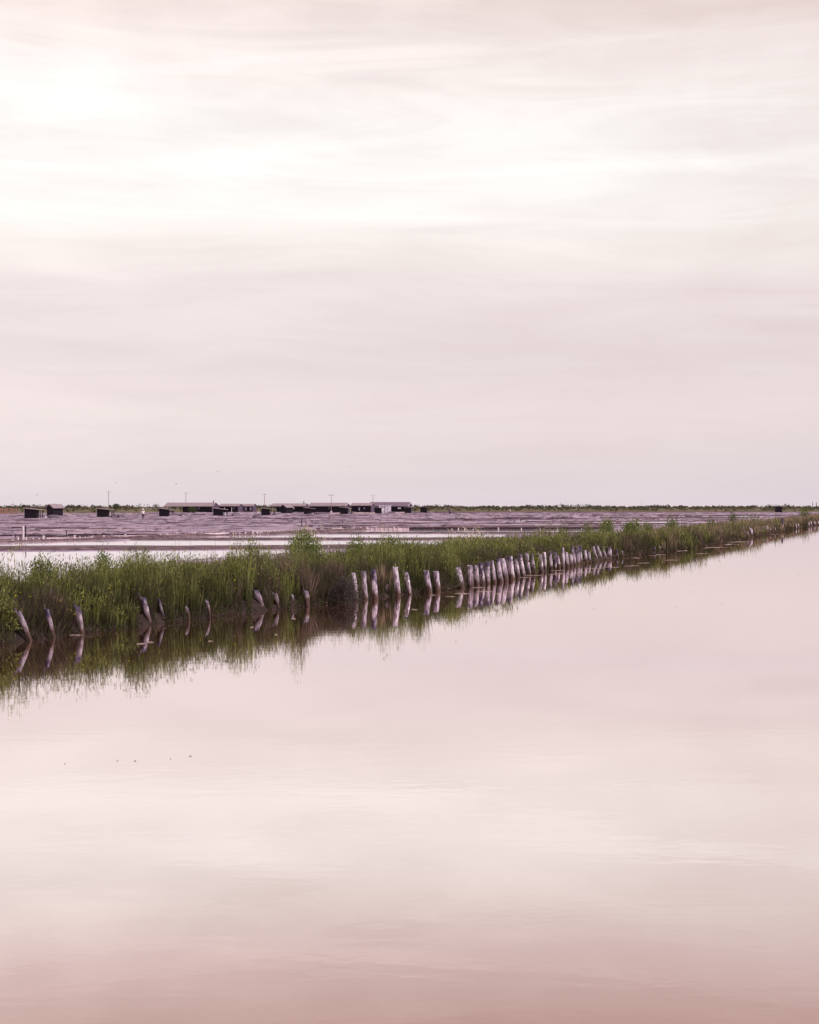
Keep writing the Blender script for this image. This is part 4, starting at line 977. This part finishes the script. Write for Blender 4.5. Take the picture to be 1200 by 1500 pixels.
def gable(name, Xc, D, L, Wd, he, hr, rz, label, cat, group=None, roof='roof', wall='darkwood', open_frac=0, windows=(), chimney=None, trim=False, ridge_axis='x', door=None):
    """ridge along local x; front long wall at -y; right gable at +x"""
    o = empty(name, (Xc, D, PZ), rz); tag(o, label, cat, group)
    h2 = Wd/2; l2 = L/2; mb = MB(); xs = -l2+L*open_frac
    def prism(m, a, b_, he_, hr_, w_):
        m.add([(a,-w_,-.1),(b_,-w_,-.1),(b_,w_,-.1),(a,w_,-.1),(a,-w_,he_),(b_,-w_,he_),(b_,w_,he_),(a,w_,he_),(a,0,hr_),(b_,0,hr_)],
              [(0,3,2,1),(0,1,5,4),(2,3,7,6),(1,2,6,9,5),(3,0,4,8,7),(4,5,9,8),(7,8,9,6)])
    prism(mb, xs, l2, he-.05, hr-.08, h2)
    for xx in np.arange(xs, l2-.1, .55): mb.box(xx, xx+.06, -h2-.03, -h2, 0, he-.1)
    mb.build('wall', M[wall], o)
    # end wall, slightly lighter boards
    m3 = MB(); m3.add([(l2+.02,-h2,-.1),(l2+.02,h2,-.1),(l2+.02,h2,he-.08),(l2+.02,0,hr-.14),(l2+.02,-h2,he-.08),(l2+.06,-h2,-.1),(l2+.06,h2,-.1),(l2+.06,h2,he-.08),(l2+.06,0,hr-.14),(l2+.06,-h2,he-.08)],
                      [(0,1,2,3,4),(9,8,7,6,5),(0,4,9,5),(4,3,8,9),(3,2,7,8),(2,1,6,7),(1,0,5,6)]); m3.build('gable_wall', M['sidewood'], o)
    e = .35; s_ = (hr-he)/h2; mr = MB()
    for sg in (-1, 1):
        yo = sg*(h2+e); zo = he-s_*e; t_ = .1
        pts = [(-l2-e, 0, hr), (l2+e, 0, hr), (l2+e, yo, zo), (-l2-e, yo, zo)]
        mr.hexa(pts + [(x_, y_, z_+t_) for x_, y_, z_ in pts])
    # sheet joints
    nj = max(2, int(L/2.2))
    for j in range(nj+1):
        xx = -l2-e+.05+(L+2*e-.16)*j/nj; yo = -(h2+e); zo = he-s_*e
        mr.hexa([(xx, -.02, hr+.1), (xx+.07, -.02, hr+.1), (xx+.07, yo, zo+.1), (xx, yo, zo+.1), (xx, -.02, hr+.15), (xx+.07, -.02, hr+.15), (xx+.07, yo, zo+.15), (xx, yo, zo+.15)])
    mr.build('roof', M[roof], o)
    if trim:
        mt = MB()
        for sg in (-1, 1):
            yo = sg*(h2+e); zo = he-s_*e
            mt.hexa([(l2+e+.01, 0, hr-.2), (l2+e+.07, 0, hr-.2), (l2+e+.07, yo, zo-.2), (l2+e+.01, yo, zo-.2), (l2+e+.01, 0, hr+.14), (l2+e+.07, 0, hr+.14), (l2+e+.07, yo, zo+.14), (l2+e+.01, yo, zo+.14)])
        mt.build('bargeboard', M['trim'], o)
    mg = MB(); mg.box(-l2-e, l2+e, -h2-e-.1, -h2-e-.003, he-s_*e-.12, he-s_*e-.0); mg.build('gutter', M['trim' if trim else 'sidewood'], o)
    if open_frac:
        nb = max(2, int(L*open_frac/2.6))
        for j in range(nb+1):
            for yy in (-h2, h2-.15):
                xx = -l2+(xs+l2)*j/nb-(0 if j else 0); mp = MB(); mp.box(xx, xx+.14, yy, yy+.15, -.1, he-.06)
                if j < nb: mp.build('bay_post', M['darkwood'], o)
    for (wx, wz, ww, wh, wm) in windows:
        fr = MB(); fr.box(wx-ww/2-.06, wx+ww/2+.06, -h2-.07, -h2-.031, wz-wh/2-.06, wz+wh/2+.06); f_ = fr.build('window', M['sidewood'], o)
        pn = MB(); pn.box(wx-ww/2, wx+ww/2, -h2-.09, -h2-.072, wz-wh/2, wz+wh/2); pn.build('pane', M[wm], f_)
    if door:
        md = MB(); md.box(door-.5, door+.5, -h2-.08, -h2-.031, -.05, 2.0); dd = md.build('door', M['sidewood'], o)
        mh = MB(); mh.box(door+.3, door+.42, -h2-.12, -h2-.08, .95, 1.0); mh.build('handle', M['metal'], dd)
    if chimney:
        mc = MB(); cx, ch = chimney; mc.tube([(cx, 0, hr-.1), (cx, 0, hr+ch)], .16, 8); mc.tube([(cx, 0, hr+ch), (cx, 0, hr+ch+.12)], [.26, .05], 8); mc.build('chimney', M['darkwood'], o)
    return o
def shed(x0, x1, D, Wd, yr, ye, label, a=14, **kw):
    sc = D/F; wpx = (x1-x0)*sc; L = (wpx-Wd*math.sin(R(a)))/math.cos(R(a)); Xc = ((x0+x1)/2-600)*sc
    return gable('long_shed', Xc, D, L, Wd, H-(ye-YH)*D/F-PZ, H-(yr-YH)*D/F-PZ, -R(a), label, 'shed', 'long sheds of the salt works', **kw)
shed(242, 320, 500, 6, 736.6, 741.4, 'longest pale-roofed shed with open bays at left and a small chimney on its gable', 15, open_frac=.38, chimney=(8.2, .7), windows=((4, 1.5, .8, .7, 'glass'),))
shed(322.5, 354.5, 505, 5, 738.2, 741.2, 'medium pale-roofed shed directly right of the shed with open bays', 12, windows=((-1.5, 1.5, .4, .5, 'white'), (2, 1.5, .7, .6, 'glass')))
shed(352, 375, 512, 5, 738.4, 741.2, 'short shed with pale shuttered windows beside the rust tinted bush', 10, windows=((-1.6, 1.3, .5, 1.1, 'pale_win'), (0, 1.3, .6, 1.2, 'pale_win'), (1.7, 1.3, .6, 1.2, 'pale_win')), door=-.8)
shed(398.5, 451.5, 510, 6, 737.8, 741.2, 'long shed with a thin stovepipe, standing behind the small gabled hut', 10, open_frac=.16, chimney=(5.1, .75), windows=((0, 1.5, .5, .5, 'white'), (2.2, 1.5, .5, .5, 'white')))
shed(453.5, 512, 500, 6, 736.8, 740.6, 'long dark shed with white verge boards on its right gable', 14, trim=True, windows=((1, 1.5, .7, .6, 'glass'),))
shed(515, 548, 495, 5, 737.2, 740.4, 'shed with pale roof behind the low white walls', 12, windows=((-.6, 1.3, .5, 1, 'pale_win'), (1.2, 1.5, .5, .4, 'pale_win')))
shed(541, 603, 525, 6, 735.8, 740.5, 'last long shed at right with grey roof behind the white cabin', 14, roof='roofgrey', trim=True, windows=((4.2, 1.5, 1.2, .5, 'white'),))
def gh(x0, x1, D, yr, ye, label, a):
    sc = D/F; wpx = (x1-x0)*sc; Wd = wpx*.58; L = wpx*.72
    return gable('gabled_hut', ((x0+x1)/2-600)*sc, D, L, Wd, H-(ye-YH)*D/F-PZ, H-(yr-YH)*D/F-PZ, R(a), label, 'hut', roof='roof')
gable('gabled_hut', (80.5-600)*312/F, 312, 2.6, 2.2, 1.95, 2.55, R(52), 'tall dark gabled hut with pale roof right of the leftmost lean-to', 'hut')
gable('gabled_hut', (419.8-600)*415/F, 415, 2.6, 2.2, 2.0, 2.6, R(52), 'small black gabled hut in front of the shed with the stovepipe', 'hut')

# white cabin
def white_cabin():
    D = 470; sc = D/F; o = empty('white_cabin', ((564-600)*sc, D, PZ), 0); tag(o, 'white box cabin with dark openings between two long sheds', 'cabin')
    wd = 17.5*sc; hh = (752-739.2)*sc*.97
    mb = MB(); mb.box(-wd/2, wd/2, 0, 2.4, -.05, hh-.4); mb.build('wall', M['white'], o)
    mb = MB(); mb.box(-wd/2-.1, wd/2+.1, -.12, 2.5, hh-.397, hh-.27); mb.build('roof', M['white'], o)
    for xx in (-1.0, -.2):
        m2 = MB(); m2.box(xx-.25, xx+.25, -.03, -.004, hh-1.05, hh-.6); f_ = m2.build('window', M['trim'], o)
        m2 = MB(); m2.box(xx-.2, xx+.2, -.045, -.033, hh-1.0, hh-.65); m2.build('pane', M['glass'], f_)
    m2 = MB(); m2.box(.9, 1.0, -.05, -.004, 0, hh-.45); m2.box(.3, .36, -.05, -.004, 0, hh-.45); m2.build('corner_post', M['metal'], o)
    m2 = MB(); m2.tube([(0, 1, hh-.3), (0, 1, hh+.5)], .07, 8); m2.build('vent_pipe', M['darkwood'], o)
white_cabin()
# dark cabin at right
def dark_cabin():
    D = 500; sc = D/F; o = empty('square_hut', ((1141.5-600)*sc, D, PZ)); tag(o, 'dark flat-roofed square hut alone before the levee at far right', 'hut')
    mb = MB(); mb.box(-4.3*sc, 4.3*sc, 0, 2, -.05, 1.95)
    for xx in np.arange(-1, 1, .35): mb.box(xx, xx+.05, -.03, -.001, 0, 1.9)
    mb.build('wall', M['darkwood'], o)
    mb = MB(); mb.box(-4.9*sc, 4.9*sc, -.2, 2.2, 1.953, 2.07); mb.build('roof', M['darkwood'], o)
    mb = MB(); mb.box(.15, .18, -.06, -.032, .1, 1.8); mb.box(.8, .83, -.06, -.032, .1, 1.8); mb.build('door', M['sidewood'], o)
dark_cabin()
# pallets
for i, (x0, x1) in enumerate(((-9, -3), (-1, 4.3), (6, 12.2), (14.2, 19.8), (21.8, 26))):
    D = 380; sc = D/F; o = empty('pallet_stack', ((x0+x1)/2*sc-600*sc, D, PZ)); wd = (x1-x0)*sc
    m_ = MB(); hh = 1.75; nb = 5
    for j in range(nb):
        xx = -wd/2+wd*j/nb; m_.box(xx+.03, xx+wd/nb-.03, -.02, .02, .05, hh*random.uniform(.95, 1.02))
    m_.build('slats', M['brownwood'], o)
    m_ = MB()
    for z in (.15, .75, 1.4): m_.box(-wd/2, wd/2, .023, .9, z, z+.12)
    m_.build('bearer', M['dead'], o)
    lab = ['brown stood-up pallet stack cut off beyond the left edge', 'brown slatted pallet stack touching the left edge', 'second brown slatted pallet stack from the left edge', 'third brown slatted pallet stack from the left edge', 'narrow brown pallet stack nearest the leftmost lean-to hut'][i]
    tag(o, lab, 'pallets', 'upright pallet stacks at the far left')
# masts
def mast(x, ytop, ybot, D, label, arms=2, base=False, thick=.09, m_='pole'):
    sc = D/F; P = WD(x, ybot, D); hh = (ybot-ytop)*sc; P.z = PZ if P.z < 1.5 else P.z
    hh = H-(ytop-YH)*sc-P.z
    o = empty('utility_pole', P); tag(o, label, 'pole')
    mb = MB(); mb.tube([(0, 0, -.2), (0, 0, hh)], [thick*1.2, thick*.8], 8); mb.build('shaft', M[m_], o)
    if arms:
        mb = MB(); mb.box(-.8, .8, -.05, .05, hh-.12, hh-.03)
        for xx in (-.78, 0, .78): mb.tube([(xx, 0, hh-.03), (xx, 0, hh+.18)], [.05, .03], 6)
        if arms > 1: mb.box(-.4, .4, -.05, .05, hh-1.0, hh-.92)
        mb.build('crossarm', M[m_], o)
    if base: mb = MB(); mb.box(-.2, .2, -.2, .2, -.1, .9); mb.build('footing', M['white'], o)
    return o
mast(159.3, 720.3, 750, 560, 'tall thin reddish mast above the second lean-to hut, leftmost of the masts', 2)
mast(272.5, 722, 750.5, 540, 'thin mast rising behind the longest shed roof', 1)
mast(387.5, 724, 750.8, 530, 'thin mast between the rust tinted bush and the fifth lean-to hut', 1)
mast(485.5, 725, 753, 400, 'thin mast with white foot before the shed with white verge boards', 1, True, .06)
mast(546.5, 726, 750, 560, 'thin mast rising where the last two long sheds overlap', 1)
mast(940, 733, 746, 620, 'faint tiny mast far behind the middle of the levee', 0, thick=.05)
mast(1190.5, 735, 742, 560, 'small dark pole on the levee, left of the pair near the right edge', 0, thick=.11, m_='sidewood')
mast(1195.8, 735.5, 742, 560, 'small dark pole on the levee, right of the pair near the right edge', 0, thick=.13, m_='sidewood')
mast(747.5, 746, 749.8, 545, 'tiny white marker post at the foot of the green levee', 0, thick=.12, m_='white')
mast(339.5, 743, 750, 470, 'short lamp-like post with pale head before the medium shed', 0, thick=.07, m_='white')

# clutter by the huts
def boat(x0, x1, yt, yb, label, m_='boat'):
    D = (H-PZ)*F/(yb-YH); sc = D/F; L = (x1-x0)*sc; hh = (yb-yt)*sc*.95; o = empty('upturned_boat', ((x0+x1)/2*sc-600*sc, D, PZ), 0)
    V = []; n = 11; k_ = 9
    for i in range(n):
        f = i/(n-1)*2-1; w_ = .62*(1-abs(f)**3*.55); h_ = hh*(1-.25*f*f)
        for j in range(k_):
            a = math.pi*j/(k_-1); V.append((f*L/2, -math.cos(a)*w_, .12+h_*math.sin(a)**.6*.9))
    Fq = [(i*k_+j, (i+1)*k_+j, (i+1)*k_+j+1, i*k_+j+1) for i in range(n-1) for j in range(k_-1)]+[tuple(range(k_)), tuple((n-1)*k_+j for j in range(k_))[::-1]]
    mb = MB(); mb.add(V, Fq); mb.build('hull', M[m_], o, smooth=True)
    mb = MB(); mb.box(-L/2*.8, L/2*.8, -.03, .03, .1+hh*.9, .17+hh*.9); mb.build('keel', M['sidewood'], o)
    mb = MB()
    for xx in (-L*.3, L*.3): mb.box(xx-.08, xx+.08, -.6, .6, -.02, .14)
    mb.build('trestle', M['rubber'], o)
    return tag(o, label, 'boat')
boat(370, 383.4, 753.6, 759.2, 'upturned grey boat on blocks left of the fifth lean-to hut')
boat(449, 458, 752.6, 755.9, 'small upturned boat in front of the lean-to by the stovepipe shed')
boat(70, 88, 754.4, 759.3, 'upturned mauve grey boat before the tall gabled hut')
def barrow(x, yb, rz, label):
    D = (H-PZ)*F/(yb-YH); o = empty('wheelbarrow', ((x-600)*D/F, D, PZ), rz); tag(o, label, 'wheelbarrow', 'salt wheelbarrows parked by the huts')
    mb = MB(); mb.hexa([(-.35, -.25, .35), (.35, -.25, .35), (.35, .25, .35), (-.35, .25, .35), (-.55, -.36, .68), (.5, -.36, .68), (.5, .36, .68), (-.55, .36, .68)]); mb.build('tray', M['metal'], o)
    mb = MB(); n = 14
    V = [(-.62+.2*math.cos(6.283*i/n), s_*.05, .2+.2*math.sin(6.283*i/n)) for s_ in (-1, 1) for i in range(n)]
    mb.add(V, [(i, (i+1) % n, n+(i+1) % n, n+i) for i in range(n)]+[tuple(range(n))[::-1], tuple(range(n, 2*n))]); mb.build('wheel', M['rubber'], o)
    mb = MB()
    for s_ in (-.22, .22): mb.tube([(-.62, s_*.4, .2), (.1, s_, .34), (.95, s_*1.3, .6)], .025, 6)
    mb.build('handles', M['sidewood'], o)
    mb = MB()
    for s_ in (-.22, .22): mb.tube([(.25, s_, .34), (.35, s_, 0)], .025, 6)
    mb.build('leg', M['sidewood'], o)
barrow(62.5, 759, .3, 'grey wheelbarrow between the leftmost lean-to and the tall gabled hut')
barrow(167, 758, -.2, 'wheelbarrow nearest the second lean-to hut, on its right')
barrow(178, 758, .4, 'wheelbarrow farther right of the second lean-to hut')
barrow(258, 757, .1, 'wheelbarrow just right of the third lean-to hut')
barrow(267, 757, -.3, 'wheelbarrow farther right of the third lean-to hut')
barrow(345, 755.5, .2, 'wheelbarrow before the medium pale-roofed shed')
barrow(404.5, 755.4, .5, 'wheelbarrow right of the lean-to with the grey boat')
barrow(467, 754, 0, 'wheelbarrow before the long dark shed with white verge boards')
barrow(516, 753, .2, 'wheelbarrow right of the lean-to before the white-edged gable')
barrow(572, 752.3, .2, 'wheelbarrow at the foot of the white cabin')
def barrel(x, yb, hpx, wpx, label, m_='white'):
    D = (H-PZ)*F/(yb-YH)+.4; sc = D/F; hh = hpx*sc; r = wpx*sc/2
    mb = MB(); mb.tube([(0, 0, 0), (0, 0, .05*hh), (0, 0, .3*hh), (0, 0, .34*hh), (0, 0, .66*hh), (0, 0, .7*hh), (0, 0, .95*hh), (0, 0, hh)], [r*.92, r, r*.97, r, r, r*.97, r, r*.9], 14)
    o = mb.build('barrel', M[m_]); o.location = ((x-600)*sc, D, PZ); tag(o, label, 'barrel')
barrel(52, 759.5, 6, 3.6, 'white barrel under the canopy of the leftmost lean-to hut')
barrel(56.2, 759.3, 4.5, 3, 'smaller white barrel at the canopy post of the leftmost lean-to')
barrel(66.5, 759, 3.4, 3.4, 'low white tub left of the mauve grey boat')
barrel(160.2, 757.4, 6.5, 3.2, 'white barrel under the canopy of the second lean-to hut')
barrel(330.3, 756.2, 5, 2.2, 'white barrel under the canopy of the fourth lean-to hut')
barrel(269, 757.6, 3, 2.2, 'small white tub by the wheelbarrows right of the third lean-to')
barrel(371, 757, 3.6, 2, 'small white tub touching the left end of the grey boat')
barrel(378.5, 751.7, 2.2, 2.4, 'small white tub below the rust tinted bush')
def lowwall(x0, x1, yt, yb, label, m_='salt'):
    D = (H-PZ)*F/(yb-YH); sc = D/F; L = (x1-x0)*sc; hh = (yb-yt)*sc*.8; mb = MB(); n = max(4, int(L/.7))
    for j in range(n):
        a = L*j/n; mb.box(a+.015, a+L/n-.015, random.uniform(-.03, .03), .5, -.03, hh*random.uniform(.88, 1.05))
    mb.box(0, L, .04, .46, hh*1.0-.3, hh*.86)
    o = mb.build('low_wall', M[m_]); o.location = (x0*sc-600*sc, D, PZ); tag(o, label, 'wall')
lowwall(280, 301, 752, 755.3, 'low mauve plank wall before the longest shed', 'roofgrey')
lowwall(486, 498, 750.9, 753.6, 'low pale block wall left of the lean-to before the white-edged gable')
lowwall(518.5, 533, 749.6, 752.9, 'low whitish block wall, left one of two before the shed with pale roof')
lowwall(535, 549.5, 750, 752.9, 'low whitish block wall, right one of two before the shed with pale roof')
lowwall(579, 593, 749.3, 751.7, 'low whitish block wall right of the white cabin')
lowwall(98, 112, 754.6, 756.6, 'low pale block wall right of the tall gabled hut')
lowwall(345, 372, 751.8, 753.4, 'low pale block wall before the short shuttered shed')

# people and birds (skinned figures)
def skinned(name, pts, edges, rad, m_, parent=None, sub=1):
    me = bpy.data.meshes.new(name); me.from_pydata(pts, edges, []); me.update()
    o = bpy.data.objects.new(name, me); COL.objects.link(o); me.materials.append(m_)
    sk = o.modifiers.new('skin', 'SKIN'); sv = me.skin_vertices[0].data if me.skin_vertices else None
    if sv is None:
        bm = bmesh.new(); bm.from_mesh(me); bm.verts.layers.skin.verify(); bm.to_mesh(me); bm.free(); sv = me.skin_vertices[0].data
    for i, r in enumerate(rad): sv[i].radius = r if isinstance(r, tuple) else (r, r); sv[i].use_root = (i == 0)
    sb = o.modifiers.new('sub', 'SUBSURF'); sb.levels = sub; sb.render_levels = sub
    me.polygons.foreach_set('use_smooth', [True]*len(me.polygons)); sk.use_smooth_shade = True
    if parent: o.parent = parent
    return o
def person(x, yb, ht, shirt, hat, label, rz=0, bend=0.):
    D = (H-PZ)*F/(yb-YH); o = empty('person', ((x-600)*D/F, D, PZ), rz); o.scale = (ht/1.72,)*3; tag(o, label, 'person')
    k_ = bend
    sp = lambda z: (k_*max(0, z-.95)*.9, z-.12*k_*max(0, z-.95)*3)
    def P(x_, y_, z_): a, b_ = sp(z_); return (x_, y_-a, b_)
    pts = [P(0, 0, .95), P(0, 0, 1.15), P(0, 0, 1.38), P(0, 0, 1.48), P(0, -.01, 1.58), P(0, -.01, 1.68),
           (.1, 0, .86), (.11, -.03, .48), (.12, .02, .08), (.13, -.12, .03), (-.1, 0, .86), (-.12, .06, .48), (-.13, .16, .09), (-.13, .04, .03),
           P(.18, 0, 1.40), P(.24, -.02, 1.14), P(.22, -.18, .93), P(.21, -.24, .86), P(-.18, 0, 1.40), P(-.25, -.02, 1.14), P(-.23, -.16, .93), P(-.22, -.22, .86)]
    ed = [(0,1),(1,2),(2,3),(3,4),(4,5),(0,6),(6,7),(7,8),(8,9),(0,10),(10,11),(11,12),(12,13),(2,14),(14,15),(15,16),(16,17),(2,18),(18,19),(19,20),(20,21)]
    ra = [.13, .12, .13, .055, .085, .07, .085, .06, .04, .04, .085, .06, .04, .04, .055, .042, .03, .035, .055, .042, .03, .035]
    skinned('body', pts, ed, ra, M['skin'], o)
    skinned('shirt', [pts[i] for i in (1, 0, 2, 14, 15, 18, 19)], [(0, 1), (0, 2), (2, 3), (3, 4), (2, 5), (5, 6)], [.15, .155, .155, .075, .06, .075, .06], shirt, o)
    skinned('trousers', [pts[i] for i in (0, 6, 7, 8, 10, 11, 12)], [(0, 1), (1, 2), (2, 3), (0, 4), (4, 5), (5, 6)], [.15, .105, .08, .06, .105, .08, .06], M['trous'], o)
    h_ = P(0, -.01, 1.66); mb = MB()
    if hat: mb.tube([(h_[0], h_[1], h_[2]-.02), (h_[0], h_[1], h_[2]), (h_[0], h_[1], h_[2]+.03), (h_[0], h_[1], h_[2]+.14)], [.2, .19, .12, .09], 12); mb.build('hat', M['shirtw'], o, True)
    else: mb.tube([(h_[0], h_[1]+.03, h_[2]-.1), (h_[0], h_[1]+.03, h_[2]), (h_[0], h_[1], h_[2]+.09)], [.09, .11, .05], 10); mb.build('hair', M['hair'], o, True)
person(209.8, 761.6, 1.68, M['shirtw'], True, 'person in white shirt, white hat and dark trousers standing on the mauve flat', .5)
person(658.8, 754.6, 1.6, M['shirtb'], False, 'person in blue shirt and dark trousers bending slightly on the right flats', -.7, .35)
def bird(x, y, D, span, ph, label, rz):
    o = empty('gull', WD(x, y, D), rz); s_ = span
    lz = .18*math.sin(ph)
    pts = [(0, 0, 0), (0, -.16*s_, .0), (0, -.24*s_, .01), (0, .14*s_, .0), (0, .24*s_, .0),
           (.14*s_, .0, .05*s_+lz*.4*s_), (.3*s_, .03*s_, .07*s_+lz*s_), (.5*s_, .1*s_, lz*1.2*s_), (-.14*s_, .0, .05*s_+lz*.4*s_), (-.3*s_, .03*s_, .07*s_+lz*s_), (-.5*s_, .1*s_, lz*1.2*s_)]
    ed = [(0, 1), (1, 2), (0, 3), (3, 4), (0, 5), (5, 6), (6, 7), (0, 8), (8, 9), (9, 10)]
    ra = [.06*s_, .045*s_, .015*s_, .04*s_, (.04*s_, .012*s_), .06*s_*.8, .045*s_*.7, .012*s_, .06*s_*.8, .045*s_*.7, .012*s_]
    skinned('body', pts, ed, ra, M['bird'], o); mb = MB(); mb.tube([(0, -.24*s_, .01), (0, -.3*s_, 0)], [.012*s_, .003*s_], 6); mb.build('beak', M['dead'], o)
    tag(o, label, 'bird')
bird(54.5, 725.3, 330, .75, 1.2, 'small brownish gull flying above the lean-to at far left, leftmost of five', 1.2)
bird(171, 707.5, 330, .7, .4, 'small pale gull flying high above the round tree, right of the left mast', .9)
bird(258.5, 708.7, 330, .8, 2.0, 'small pale gull flying above the left end of the longest shed', 1.4)
bird(319.3, 690.8, 300, .55, 1.5, 'dark gull flying highest of all, above the chimney of the longest shed', .3)
bird(514.3, 684.3, 320, .5, .2, 'faint gull flying above the gap between two long sheds, rightmost of five', .6)
# things that nothing but their order tells apart: count them from the left
from collections import defaultdict
dd = defaultdict(list)
for o in COL.objects:
    if o.parent is None and o.get('label') and o.get('kind') is None: dd[o['label']].append(o)
for lab, os_ in dd.items():
    if len(os_) > 1:
        os_.sort(key=lambda o: o.location.x/max(1, o.location.y))
        for i, o in enumerate(os_): o['label'] = f'{ordin(i)} from left, {lab}' if i < 30 else lab
print('built', len(bpy.data.objects))
